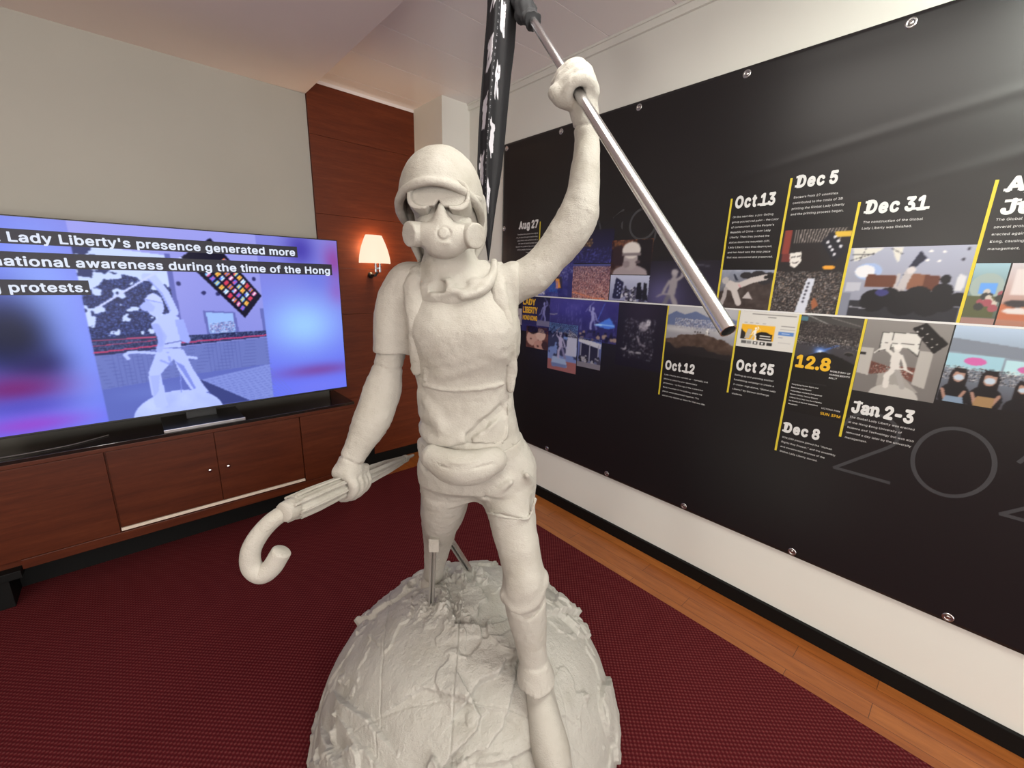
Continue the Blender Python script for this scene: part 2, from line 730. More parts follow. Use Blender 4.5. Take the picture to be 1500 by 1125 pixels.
def text_mesh(body, size=1.0, bold=0.0, align='LEFT', spacing=1.0, line=1.0):
    cu = bpy.data.curves.new('t', 'FONT')
    cu.body = body
    if max(map(ord, body)) > 0x2E80:
        if FONT_CJK:
            cu.font = FONT_CJK
    elif FONT:
        cu.font = FONT
    cu.size = size
    cu.align_x = align
    cu.space_character = spacing
    cu.space_line = line
    cu.resolution_u = 3
    ob = bpy.data.objects.new('t', cu)
    COL.objects.link(ob)
    bpy.context.view_layer.update()
    dg = bpy.context.evaluated_depsgraph_get()
    me = bpy.data.meshes.new_from_object(ob.evaluated_get(dg))
    V = np.zeros(len(me.vertices) * 3, np.float32)
    me.vertices.foreach_get('co', V)
    me.calc_loop_triangles()
    T = np.zeros(len(me.loop_triangles) * 3, np.int32)
    me.loop_triangles.foreach_get('vertices', T)
    bpy.data.objects.remove(ob)
    bpy.data.curves.remove(cu)
    bpy.data.meshes.remove(me)
    global LAY
    V, T = V.reshape(-1, 3)[:, :2].astype(float), T.reshape(-1, 3)
    LAY = np.zeros(len(V))
    if bold and len(V):                # a heavier weight: the outline swept round a small circle
        m = 8 if bold > .03 else 6
        sh = [np.zeros(2)] + [bold * size * np.array((math.cos(2 * PI * k / m), math.sin(2 * PI * k / m))) for k in range(m)]
        T = np.vstack([T + i * len(V) for i in range(len(sh))])
        LAY = np.repeat(np.arange(len(sh)) * 5e-5, len(V))      # keeps the copies from touching
        V = np.vstack([V + d for d in sh])
    return V, T


_V, _T = text_mesh('H')
CAP = _V[:, 1].max()

SERIF = {'1': [(-.35, 1.3, 0)], 'A': [(-.08, .36, 0), (.64, 1.08, 0)], 'D': [(-.17, .45, 0), (-.17, .45, 1)],
         'J': [(.15, 1.25, 1)], 'u': [(-.16, .3, .75), (.5, .9, .75), (.75, 1.16, 0)], 'n': [(-.16, .42, 0), (.58, 1.16, 0), (-.16, .25, .75)],
         'a': [(.7, 1.16, 0)], 'p': [(-.16, .25, .75), (-.16, .5, -.25)], 'r': [(-.2, .7, 0), (-.2, .3, .75)], 't': [], '7': [], '2': []}


def slab_text(txt, h):
    """bold slab-serif heading of cap height h, returns V,T and its width"""
    x, VV, TT, LL = 0.0, [], [], []
    th = 0.19 * h
    for ch in txt:
        if ch == ' ':
            x += 0.30 * h
            continue
        V, T = text_mesh(ch, h / CAP, 0.042)
        w = V[:, 0].max() - V[:, 0].min()
        V[:, 0] += x - V[:, 0].min()
        n = sum(len(v) for v in VV)
        VV.append(V)
        LL.append(LAY)
        TT.append(T + n)
        for a, b, y in SERIF.get(ch, []):
            y0 = y * h if y <= 0 else y * h - th
            n = sum(len(v) for v in VV)
            VV.append(np.array([(x + a * w, y0), (x + b * w, y0), (x + b * w, y0 + th), (x + a * w, y0 + th)]))
            LL.append(np.full(4, 6e-4))
            TT.append(np.array([(0, 1, 2), (0, 2, 3)]) + n)
        x += w + 0.13 * h
    return np.vstack(VV), np.vstack(TT), x - 0.13 * h, np.concatenate(LL)


# ------------------------------------------------------------------ little painter for prints and the screen picture
class Canvas:
    def __init__(s, w, h, c=(0, 0, 0)):
        s.w, s.h = w, h
        s.a = np.zeros((h, w, 3)) + np.array(c, float)
        s.X, s.Y = np.meshgrid((np.arange(w)) / (w - 1), (np.arange(h)) / (h - 1))
        s.asp = w / h
        s.rng = np.random.RandomState(w * 7 + h)

    def grad(s, c0, c1, ax='y', m=None):
        t = (s.Y if ax == 'y' else s.X)[..., None]
        g = np.array(c0, float) * (1 - t) + np.array(c1, float) * t
        if m is None:
            s.a[:] = g
        else:
            s.a[m] = g[m]
        return s

    def put(s, m, c, al=1.0):
        al = np.asarray(m, float)[..., None] * al
        s.a = s.a * (1 - al) + np.array(c, float) * al
        return s

    def rect(s, x0, y0, x1, y1, c, al=1.0):
        return s.put((s.X >= x0) & (s.X <= x1) & (s.Y >= y0) & (s.Y <= y1), c, al)

    def mpoly(s, pts):
        m = np.zeros(s.X.shape, bool)
        n = len(pts)
        for i in range(n):
            x0, y0 = pts[i]
            x1, y1 = pts[(i + 1) % n]
            cnd = ((y0 > s.Y) != (y1 > s.Y))
            xi = (x1 - x0) * (s.Y - y0) / (y1 - y0 if y1 != y0 else 1e-9) + x0
            m ^= cnd & (s.X < xi)
        return m

    def poly(s, pts, c, al=1.0):
        return s.put(s.mpoly(pts), c, al)

    def mell(s, x, y, rx, ry=None):
        ry = rx * s.asp if ry is None else ry
        return ((s.X - x) / rx) ** 2 + ((s.Y - y) / ry) ** 2 <= 1

    def ell(s, x, y, rx, ry=None, c=(255, 255, 255), al=1.0):
        return s.put(s.mell(x, y, rx, ry), c, al)

    def line(s, pts, w, c, al=1.0):
        m = np.zeros(s.X.shape, bool)
        for (x0, y0), (x1, y1) in zip(pts, pts[1:]):
            dx, dy = x1 - x0, (y1 - y0) / s.asp
            L = max(dx * dx + dy * dy, 1e-9)
            t = np.clip(((s.X - x0) * dx + (s.Y - y0) / s.asp * dy) / L, 0, 1)
            m |= (s.X - x0 - t * dx) ** 2 + ((s.Y - y0) / s.asp - t * dy) ** 2 <= w * w
        return s.put(m, c, al)

    def speck(s, m, cols, p=0.5):
        r = s.rng.rand(*s.X.shape)
        k = s.rng.randint(0, len(cols), s.X.shape)
        C = np.array(cols, float)[k]
        mm = m & (r < p)
        s.a[mm] = C[mm]
        return s

    def noise(s, amp, f=6, seed=1, m=None):
        n = (fbm(s.X * f * s.asp, s.Y * f, s.X * 0 + seed, 4, seed) - 0.5) * 2 * amp
        s.a += n[..., None] * (1 if m is None else m[..., None])
        return s

    def blur(s, n=1):
        for _ in range(n):
            p = np.pad(s.a, ((1, 1), (1, 1), (0, 0)), 'edge')
            s.a = (p[1:-1, 1:-1] * 2 + p[:-2, 1:-1] + p[2:, 1:-1] + p[1:-1, :-2] + p[1:-1, 2:]) / 6
        return s

    def glow(s, x, y, rx, ry, c, al=1.0):
        g = np.exp(-(((s.X - x) / rx) ** 2 + ((s.Y - y) / ry) ** 2))[..., None] * al
        s.a = s.a * (1 - g) + np.array(c, float) * g
        return s

    def tris(s, V, T, c, x0, y0, sx, sy, al=1.0):
        m = np.zeros(s.X.shape, bool)
        P = V * np.array([sx, sy]) + np.array([x0, y0])
        for t in T:
            a, b, q = P[t]
            lo, hi = P[t].min(0), P[t].max(0)
            i0, i1 = int(max(lo[1] * (s.h - 1), 0)), int(min(hi[1] * (s.h - 1) + 2, s.h))
            j0, j1 = int(max(lo[0] * (s.w - 1), 0)), int(min(hi[0] * (s.w - 1) + 2, s.w))
            if i0 >= i1 or j0 >= j1:
                continue
            X, Y = s.X[i0:i1, j0:j1], s.Y[i0:i1, j0:j1]
            e = [(p[0] - o[0]) * (Y - o[1]) - (p[1] - o[1]) * (X - o[0]) for o, p in ((a, b), (b, q), (q, a))]
            m[i0:i1, j0:j1] |= ((e[0] >= 0) & (e[1] >= 0) & (e[2] >= 0)) | ((e[0] <= 0) & (e[1] <= 0) & (e[2] <= 0))
        return s.put(m, c, al)

    def mesh(s, name, fn, mat, parent):
        """fn(X, Y) -> (n,3) positions"""
        V = fn(s.X.ravel(), s.Y.ravel())
        i = np.arange(s.h * s.w).reshape(s.h, s.w)
        F = np.stack([i[:-1, :-1], i[:-1, 1:], i[1:, 1:], i[1:, :-1]], -1).reshape(-1, 4)
        me = mesh_np(name, V, F)
        at = me.color_attributes.new('Col', 'FLOAT_COLOR', 'POINT')
        c = np.ones((s.h * s.w, 4), np.float32)
        c[:, :3] = lin(np.clip(s.a, 0, 255)).reshape(-1, 3)
        at.data.foreach_set('color', c.ravel())
        return link_mesh(name, me, mat, parent)


# ================================================================== THE ROOM
def quad_wall(name, x0, x1, y0, y1, z0, z1, mat):
    return struct(MB().box(x0, x1, y0, y1, z0, z1).build(name, mat))


quad_wall('floor', -3.1, W + .1, -6.1, D + .1, -0.12, 0.0, M['parquet'])
quad_wall('wall_right', W, W + .1, -6.1, D + .1, 0, HC + .1, M['wall'])
quad_wall('wall_left', -3.1, 1.095, D, D + .1, 0, HC + .1, M['wall_beige'])
quad_wall('wall_far', -3.1, -3.0, -6.1, D + .1, 0, HC + .1, M['wall_beige'])
quad_wall('wall_near', -3.1, W + .1, -6.1, -6.0, 0, HC + .1, M['wall_beige'])
quad_wall('pillar', 1.902, W, 2.925, D + .1, 0, HC + .05, M['wall'])
# lower ceiling on the left, its edge runs along the room
quad_wall('ceiling_soffit', -3.1, 1.095, -6.1, D, HS, HC + .12, M['soffit'])
# metal ceiling panels with fine joints
cb = MB()
ys = [-6.1, -5.61, -5.23, -4.85, -4.47, -4.09, -3.71, -3.33, -2.95, -2.57, -2.19, -1.81, -1.43, -1.05, -.67, -.29, .09, .47, .88, 1.26, 1.64, 2.03, 2.41, 2.79, 3.17, D + .1]
for a, b in zip(ys, ys[1:]):
    cb.box(1.095, W + .1, a + .0015, b - .0015, HC, HC + .03, 0.002)
cb.box(1.09, W + .1, -6.1, D + .1, HC + .02, HC + .08)
struct(cb.build('ceiling', M['ceiling']))
# cornice along the banner wall
tb = MB().box(W - .016, W, -6.0, 2.925, HC - .045, HC, .002).box(W - .026, W, -6.0, 2.925, HC - .012, HC, .002)
struct(tb.build('trim_1', M['wall']))
tb = MB().box(1.095, 1.902, D - .02, D, HC - .022, HC, .003)
struct(tb.build('trim_2', M['ceiling']))
# mahogany wall cladding with narrow joints between its boards
wb = MB()
zj = [0.075, 0.62, 1.30, 1.645, 2.02, 2.53, HC]
for a, b in zip(zj, zj[1:]):
    wb.box(1.098, 1.902, D - .018, D + .02, a + .0008, b - .0008, 0.0012)
struct(wb.build('wall_cladding', M['panel_wood']), 'reddish mahogany wall cladding between the beige wall and the white pillar')
struct(MB().box(1.36, 1.425, D - .03, D, 0.07, .47).build('trim_3', M['black']))
# black baseboards
struct(MB().box(W - .02, W, -6.0, 2.925, 0, .075, .003).build('baseboard_right', M['black']))
struct(MB().box(1.0, 1.902, D - .028, D, 0, .085, .003).build('baseboard_left', M['black']))
struct(MB().box(1.882, W - .02, 2.905, 2.925, 0, .075, .003).box(1.882, 1.902, 2.905, D - .028, 0, .075, .003).build('baseboard_pillar', M['black']))

# ------------------------------------------------------------------ rug
rug = MB().box(-2.9, 1.835, -5.7, 3.03, 0.0005, 0.012, 0.004).build('rug', M['carpet'])
tag(rug, 'large dark red woven rug covering most of the parquet floor', 'rug')


# ================================================================== SIDEBOARD
def sideboard():
    yf = 2.85
    t = tag(empty('sideboard', (0.1, 3.08, 0.012)), 'long low reddish brown sideboard under the television', 'sideboard')
    o = (0.1, 3.08, 0.012)
    x0, x1 = -1.45, 1.10
    c = MB()
    c.box(x0, x1, yf + .02, 3.335, .20, .70)                 # carcass
    c.build('carcass', M['cab_wood'], t, origin=o)
    MB().box(x0, x1, yf - .002, 3.335, .695, .716, .002).build('top_board', M['cab_wood'], t, origin=o)
    MB().box(-.55, x1, yf - .002, yf + .03, .187, .236, .002).build('bottom_rail', M['cab_wood'], t, origin=o)
    MB().box(x0, -.553, yf - .03, 3.3, .16, .2, .003).box(x0, -.60, yf - .01, 3.3, 0.0125, .17, .003).build('foot_block', M['black'], t, origin=o)
    MB().box(-.66, x1 - .16, yf + .16, 3.30, 0.0125, .19).build('plinth', M['black'], t, origin=o)
    # fronts
    MB().box(x0, -.815, yf, yf + .02, .238, .693, .0015).build('front_panel', M['cab_wood'], t, origin=o)
    MB().box(-.812, -.195, yf, yf + .02, .238, .693, .0015).build('front_panel', M['cab_wood'], t, origin=o)
    MB().box(.735, x1 - .002, yf, yf + .02, .238, .693, .0015).build('front_panel', M['cab_wood'], t, origin=o)
    MB().box(-.19, .731, yf + .002, yf + .03, .242, .258, .001).build('door_rail', M['white_rail'], t, origin=o)
    for a, b, kx in ((-.188, .268, .225), (.271, .730, .315)):
        dr = MB().box(a, b, yf + .008, yf + .026, .260, .691, .0015).build('door', M['cab_wood'], t, origin=o)
        kb = MB().lathe([(.004, 0), (.004, .010), (.009, .014), (.011, .02), (.009, .026), (.003, .028)], (kx, yf + .008, .475), (0, -1, 0), 16)
        k = kb.build('knob', M['chrome'], dr, True, origin=o)
    g = MB().box(x0, x1 - .005, yf, 3.33, .7162, .7345, .0015).build('glass_top', M['glass_top'], t, origin=o)
    g['label'] = 'black glass sheet on the sideboard'
    return t


sideboard()

# ------------------------------------------------------------------ cable on the glass
cbp = catmull([(-.95, 2.95, .738), (-.72, 2.93, .738), (-.5, 2.91, .738), (-.33, 2.925, .738), (-.24, 2.96, .738), (-.17, 3.0, .738)], 8)
cbl = MB().tube(cbp, .0022, 8).build('cable', Mat('grey_cable', (.12, .11, .10), .5).m, None, True)
tag(cbl, 'thin grey cable lying curved on the black glass top below the screen', 'cable')


# ================================================================== TELEVISION
def television():
    X0, X1, Z0, Z1 = -.68, 1.105, .812, 1.815
    o = (0.24, 3.0, .7345)
    t = tag(empty('television', o), 'large flat television showing a white statue under subtitles', 'television')
    MB().box(X0 - .006, X1 + .006, 3.0, 3.035, Z0 - .012, Z1 + .006, .003).box(X0 + .3, X1 - .3, 3.034, 3.075, Z0 + .05, Z0 + .55, .01).build('housing', M['plastic'], t, origin=o)
    sd = MB().box(.055, .435, 2.866, 3.16, .7347, .748, .002).box(.17, .32, 3.04, 3.06, .747, .83, .002).build('stand', M['plastic'], t, origin=o)
    MB().box(.053, .437, 2.858, 2.868, .7347, .752, .002).build('front_edge', M['steel'], sd, origin=o)
    # ---------------- picture
    c = Canvas(460, 258, (120, 128, 226))
    c.grad((98, 112, 236), (128, 130, 214))
    # blurred side fields
    c.glow(.05, .80, .25, .28, (104, 122, 240), .8)
    c.glow(.22, .62, .07, .35, (134, 160, 240), .9)
    c.glow(.25, .28, .07, .3, (128, 150, 246), .9)
    c.glow(.10, .48, .085, .16, (12, 18, 52), 1)
    c.glow(.155, .46, .06, .17, (10, 16, 50), .95)
    c.glow(.185, .33, .055, .08, (30, 30, 84), .8)
    c.glow(.13, .22, .10, .075, (112, 38, 112), .95)
    c.glow(.14, .13, .10, .05, (76, 74, 180), .7)
    c.glow(.14, .04, .11, .05, (142, 72, 196), .9)
    c.glow(.78, .86, .07, .12, (120, 122, 210), .9)
    c.glow(.87, .93, .05, .11, (66, 56, 160), .9)
    c.glow(.985, .86, .04, .12, (142, 68, 150), .9)
    c.glow(.92, .74, .06, .09, (104, 112, 214), .8)
    c.glow(.99, .66, .035, .08, (140, 76, 170), .6)
    c.glow(.86, .46, .13, .18, (150, 196, 250), .95)
    c.glow(.90, .145, .14, .045, (116, 72, 158), .9)
    c.glow(.9, .03, .14, .06, (112, 118, 232), .8)
    c.a += (c.rng.rand(*c.X.shape, 1) - .5) * 2
    inp = (c.X >= .292) & (c.X <= .734)

    def I(m, col, al=1.0):
        c.put(m & inp, col, al)
    P_ = c.mpoly
    I(c.X > 0, (146, 150, 226))
    c.grad((120, 128, 210), (150, 152, 228), 'y', inp & (c.Y > .4))
    # building opening with sky and trees
    I(P_([(.292, .9), (.494, .86), (.497, .42), (.292, .42)]), (190, 206, 250))
    tr = P_([(.29, .66), (.33, .70), (.36, .77), (.41, .745), (.45, .73), (.489, .70), (.496, .54), (.496, .42), (.29, .42)]) & (fbm(c.X * 40, c.Y * 24, c.X * 0, 3, 5) > .36)
    I(tr, (34, 42, 92))
    c.speck(tr & inp, [(16, 22, 58), (60, 74, 140), (26, 34, 84), (84, 102, 176)], .55)
    tt = P_([(.291, .9), (.36, .9), (.372, .80), (.336, .735), (.294, .745)]) & (fbm(c.X * 36, c.Y * 22, c.X * 0, 3, 9) > .5)
    I(tt, (40, 48, 100))
    I(P_([(.486, .87), (.5, .87), (.502, .42), (.491, .42)]), (92, 98, 176))
    # right building wall details
    I(P_([(.560, .565), (.648, .552), (.653, .427), (.564, .424)]), (98, 104, 178))
    I(P_([(.568, .555), (.641, .545), (.644, .436), (.571, .434)]), (150, 182, 240))
    c.speck(P_([(.575, .49), (.64, .50), (.644, .44), (.572, .438)]) & inp, [(92, 108, 170), (190, 200, 240), (70, 84, 150), (160, 130, 180)], .6)
    I(P_([(.722, .57), (.734, .57), (.734, .43), (.725, .43)]), (96, 104, 180))
    for lx, ly in ((.51, .714), (.570, .664), (.607, .658), (.715, .745)):
        I(c.mell(lx, ly, .006, .011), (44, 46, 104))
    # hedge, rails
    I(P_([(.292, .44), (.44, .44), (.516, .43), (.732, .435), (.734, .395), (.516, .375), (.292, .345)]), (40, 46, 90))
    c.speck(P_([(.292, .42), (.732, .435), (.732, .40), (.292, .36)]) & inp, [(24, 30, 66), (70, 84, 130), (90, 100, 160)], .5)
    c.line([(.294, .428), (.434, .43)], .0016, (178, 74, 118))
    c.line([(.294, .400), (.434, .412)], .0013, (158, 64, 110))
    c.line([(.294, .366), (.435, .383), (.516, .392), (.732, .405)], .0022, (186, 64, 112))
    # tiled parapet and road
    I(P_([(.292, .35), (.433, .363), (.734, .392), (.734, .22), (.532, .208), (.292, .172)]), (104, 116, 186))
    for k in range(9):
        c.line([(.294, .18 + k * .02), (.53, .215 + k * .019), (.734, .225 + k * .0195)], .0006, (82, 92, 160), .6)
    for k in range(40):
        x = .295 + k * .011
        I(P_([(x, .17), (x + .001, .17), (x + .001, .39), (x, .39)]) & (c.Y < .35 + (c.X - .292) * .095) & (c.Y > .172 + (c.X - .292) * .14), (84, 94, 164), .55)
    I(P_([(.292, .172), (.532, .208), (.734, .222), (.734, .0), (.292, .0)]), (92, 104, 184))
    c.glow(.40, .13, .08, .04, (106, 122, 200), .5)
    I(P_([(.517, .178), (.529, .168), (.658, .003), (.572, .003)]), (58, 66, 126))
    tl = P_([(.529, .168), (.734, .222), (.738, .003), (.658, .003)])
    I(tl, (126, 140, 214))
    for k in range(14):
        c.line([(.529 + k * .0105, .168 - k * .0135), (.74, .222 - k * .017)], .0006, (100, 112, 188), .8)
        c.line([(.545 + k * .014, .170 + k * .0035), (.675 + k * .010, .0)], .0006, (104, 116, 190), .7)
    # hedge strip right of the statue is dark
    wh, sh = (176, 190, 252), (124, 138, 222)
    # globe
    c.ell(.463, -.02, .115, .142, wh)
    c.noise(16, 14, 3, c.mell(.463, -.02, .112, .138))
    # legs
    c.poly([(.433, .365), (.492, .36), (.462, .29), (.43, .225), (.434, .04), (.404, .035), (.400, .13), (.401, .235)], wh)
    c.poly([(.462, .36), (.496, .35), (.512, .235), (.535, .125), (.545, .09), (.515, .09), (.497, .12), (.474, .24)], wh)
    c.poly([(.47, .29), (.485, .22), (.505, .12), (.512, .12), (.49, .26)], sh)
    c.line([(.478, .22), (.473, .11)], .0012, sh)
    # torso, pack, head, arm
    c.poly([(.428, .50), (.448, .54), (.48, .56), (.497, .53), (.494, .40), (.490, .365), (.436, .37), (.438, .43)], wh)
    c.poly([(.486, .52), (.508, .52), (.518, .40), (.510, .385), (.492, .40)], (150, 164, 240))
    c.line([(.438, .385), (.492, .40)], .0011, (70, 78, 150))
    c.ell(.444, .60, .022, .062, wh)
    c.poly([(.409, .597), (.43, .63), (.445, .59), (.438, .565), (.413, .573)], (160, 174, 248))
    c.poly([(.424, .635), (.444, .665), (.463, .64), (.464, .61), (.44, .62)], (186, 198, 255))
    c.line([(.422, .632), (.462, .612)], .0012, sh)
    c.line([(.436, .745), (.452, .742), (.474, .66), (.488, .56)], .011, wh)
    c.line([(.44, .735), (.466, .66), (.478, .57)], .002, sh, .7)
    c.line([(.318, .591), (.434, .737), (.54, .868)], .0028, (190, 200, 250))
    c.line([(.44, .49), (.452, .43), (.437, .36)], .008, (160, 174, 246))
    # shading on the figure
    c.poly([(.428, .50), (.446, .50), (.452, .44), (.448, .38), (.438, .375), (.436, .43)], (150, 164, 240), .8)
    c.poly([(.405, .22), (.428, .22), (.418, .13), (.404, .10)], (152, 166, 242), .6)
    c.line([(.436, .30), (.46, .27), (.455, .34)], .003, sh, .6)
    # umbrella
    c.line([(.362, .325), (.356, .345), (.368, .358), (.40, .352), (.44, .337), (.525, .297)], .0042, wh)
    # dark flag with many small national flags
    fl = [(.526, .855), (.607, .965), (.732, .646), (.675, .516)]
    c.poly(fl, (16, 14, 40))
    pal = [(206, 88, 150), (120, 190, 250), (240, 240, 255), (226, 120, 60), (90, 110, 240), (240, 200, 90), (206, 60, 90)]
    q0, q1, q2, q3 = [np.array(p) for p in fl]
    k = 0
    for i in range(9):
        for j in range(4):
            u, v = .30 + i * .072, .12 + j * .215
            a = q0 + (q3 - q0) * u
            b = q1 + (q2 - q1) * u
            p = a + (b - a) * v
            du, dv = (q3 - q0) * .046, (b - a) * .15
            a1, a2, a3 = pal[k % 7], pal[(k * 3 + 2) % 7], pal[(k * 5 + 1) % 7]
            c.poly([p, p + du, p + du + dv, p + dv], a1)
            c.poly([p + du * .34, p + du * .67, p + du * .67 + dv, p + du * .34 + dv], a2)
            if k % 3 == 0:
                c.poly([p, p + du * .5, p + du * .5 + dv * .45, p + dv * .45], a3)
            k += 1
    c.poly([(.573, .785), (.586, .835), (.594, .80)], (150, 160, 240))
    c.poly([(.59, .85), (.60, .82), (.622, .845), (.634, .80), (.612, .80)], (190, 196, 245))
    c.blur(1)
    scr = c.mesh('screen', lambda X, Y: np.stack([X0 + X * (X1 - X0) - o[0], 0 * X + 2.9988 - o[1], Z0 + Y * (Z1 - Z0) - o[2]], 1), M['screen'], t)
    scr['label'] = 'bluish television picture'
    # ---------------- subtitles
    nx = lambda x: X0 + x * (X1 - X0)
    nz = lambda z: Z0 + z * (Z1 - Z0)
    bk = emis('subtitle_box', (.006, .006, .014), 1.0)
    lines = [("Global Lady Liberty's presence generated more", .860, .912, .882, .947),
             ("international awareness during the time of the Hong", .976, .807, .778, .848),
             ("Kong protests.", .312, .690, .655, .725)]
    for body, xr, zm, zb, zt in lines:
        V, T = text_mesh(body, 1, 0.024, 'LEFT', 1.06)
        xr_txt = xr - (.008 if xr > .5 else .004)
        # letter size from the known width of the visible words
        # letter size from the known width of the visible words
        tail, x_tail = {.860: ("Lady Liberty's presence generated more", .183), .976: ("national awareness during the time of the Hong", .146), .312: ("protests.", .164)}[xr]
        Vt, _ = text_mesh(tail, 1, 0.024, 'LEFT', 1.06)
        sc = (nx(xr_txt) - nx(x_tail)) / (Vt[:, 0].max() - Vt[:, 0].min())
        w = V[:, 0].max() * sc
        xs = nx(xr_txt) - w
        MB().box(max(xs - .012, X0 + .002), nx(xr), 2.9975, 2.9984, nz(zb), nz(zt)).build('subtitle_box', bk, scr, origin=o)
        hy = .040 * (Z1 - Z0) / CAP
        zz = nz(zm) - CAP * hy * .5
        pos = 0
        for wrd in body.split(' '):
            Vw, Tw = text_mesh(wrd, 1, 0.024, 'LEFT', 1.06)
            i = body.index(wrd, pos)
            pos = i + len(wrd)
            end = text_mesh(body[:pos], 1, 0.024, 'LEFT', 1.06)[0][:, 0].max()
            x = (Vw[:, 0] + end - Vw[:, 0].max()) * sc + xs
            P3 = np.stack([x - o[0], 0 * x + 2.9970 - o[1], Vw[:, 1] * hy + zz - o[2]], 1)
            ok = (P3[Tw][:, :, 0].min(1) > X0 - o[0] + .004)      # the line runs off the screen's left edge
            if ok.any():
                link_mesh('subtitle_word', mesh_np('subtitle_word', P3, Tw[ok], False), M['sub_text'], scr)
    return t


television()


# ================================================================== WALL LAMP
def wall_lamp():
    x, y, zb, zt = 1.494, 3.235, 1.69, 1.897
    o = (x, D - .018, 1.60)
    t = tag(empty('wall_lamp', o), 'lit wall lamp with white glass shade on the mahogany cladding', 'lamp')
    # bowed half-round glass shade, wide at the bottom, open top and bottom
    n, m = 26, 12
    V = []
    for j in range(m + 1):
        s = j / m
        r = .122 * (1 - .50 * s ** 1.7)
        for i in range(n + 1):
            a = PI * (i / n) * 1.0
            V.append((x + r * math.cos(a) - o[0], y + .045 - r * .72 * math.sin(a) - o[1], zb + (zt - zb) * s - o[2]))
    V = np.array(V)
    g = np.arange((m + 1) * (n + 1)).reshape(m + 1, n + 1)
    F = np.stack([g[:-1, :-1], g[:-1, 1:], g[1:, 1:], g[1:, :-1]], -1).reshape(-1, 4)
    sh = link_mesh('lamp_shade', mesh_np('lamp_shade', V, F), M['shade'], t)
    so = sh.modifiers.new('th', 'SOLIDIFY')
    so.thickness = .004
    MB().box(x - .024, x - .010, y - .012, y + .002, 1.622, 1.715, .002).box(x + .010, x + .024, y - .012, y + .002, 1.622, 1.715, .002).box(x - .012, x + .012, y - .009, y, 1.645, 1.66, .001).build('arm', M['chrome'], t, origin=o)
    MB().lathe([(.020, 0), (.024, .006), (.024, .02), (.018, .03), (.011, .034), (.011, .1)], (1.474, D - .019, 1.60), (0, -1, 0), 20).tube([(1.474, y + .01, 1.60), (1.482, y, 1.605), (x, y - .004, 1.628)], .009, 12).build('wall_mount', M['plastic'], t, True, origin=o)
    MB().lathe([(.008, 0), (.02, .02), (.026, .05), (.02, .085), (.002, .095)], (x, y + .005, 1.72), (0, 0, 1), 16).build('bulb', emis('bulb_glow', (1, .72, .42), 3.0), t, True, origin=o)
    l = bpy.data.lights.new('lamp_light', 'POINT')
    l.energy = 5.0
    l.color = (1.0, .66, .36)
    l.shadow_soft_size = .03
    lo = bpy.data.objects.new('lamp_light', l)
    COL.objects.link(lo)
    lo.parent = t
    lo.location = (0, y + .062 - o[1], 1.80 - o[2])
    return t


wall_lamp()


# ================================================================== BANNER
BZ0, BZ1, BS1 = 0.384, 2.512, 3.35      # bottom, top, right end (distance from its left edge at y = 2.5)


def ripple(s, z):
    """gentle waves of the hung vinyl"""
    t = np.clip((z - BZ0) / (BZ1 - BZ0), 0, 1)
    r = 0.0055 * np.sin(z * 4.3 + s * 1.1 + .6 * np.sin(s * 2.1)) * t
    r = r + 0.0035 * (fbm(s * 1.4, z * 2.6, s * 0 + 3, 3, 4) - .5) * (0.4 + t)
    # shallow diagonal creases in the upper right
    for (a, b, c, w, h) in ((.985, -.17, 2.06, .016, .0016), (.97, -.24, 1.80, .022, .0016), (.99, .10, 2.60, .03, -.0016)):
        e = (z * a + s * b - c * a - b * 1.6) / w
        r = r + h * np.exp(-e * e) * (s > .1)
    edge = np.minimum(np.minimum(s, 9), np.minimum(z - BZ0, BZ1 - z))
    return r * np.clip(edge / .05, 0, 1)


def BP(s, z, off=0.0):
    s = np.asarray(s, float)
    z = np.asarray(z, float)
    return np.stack([W - .013 - ripple(s, z) - off, 2.5 - s, z], -1)


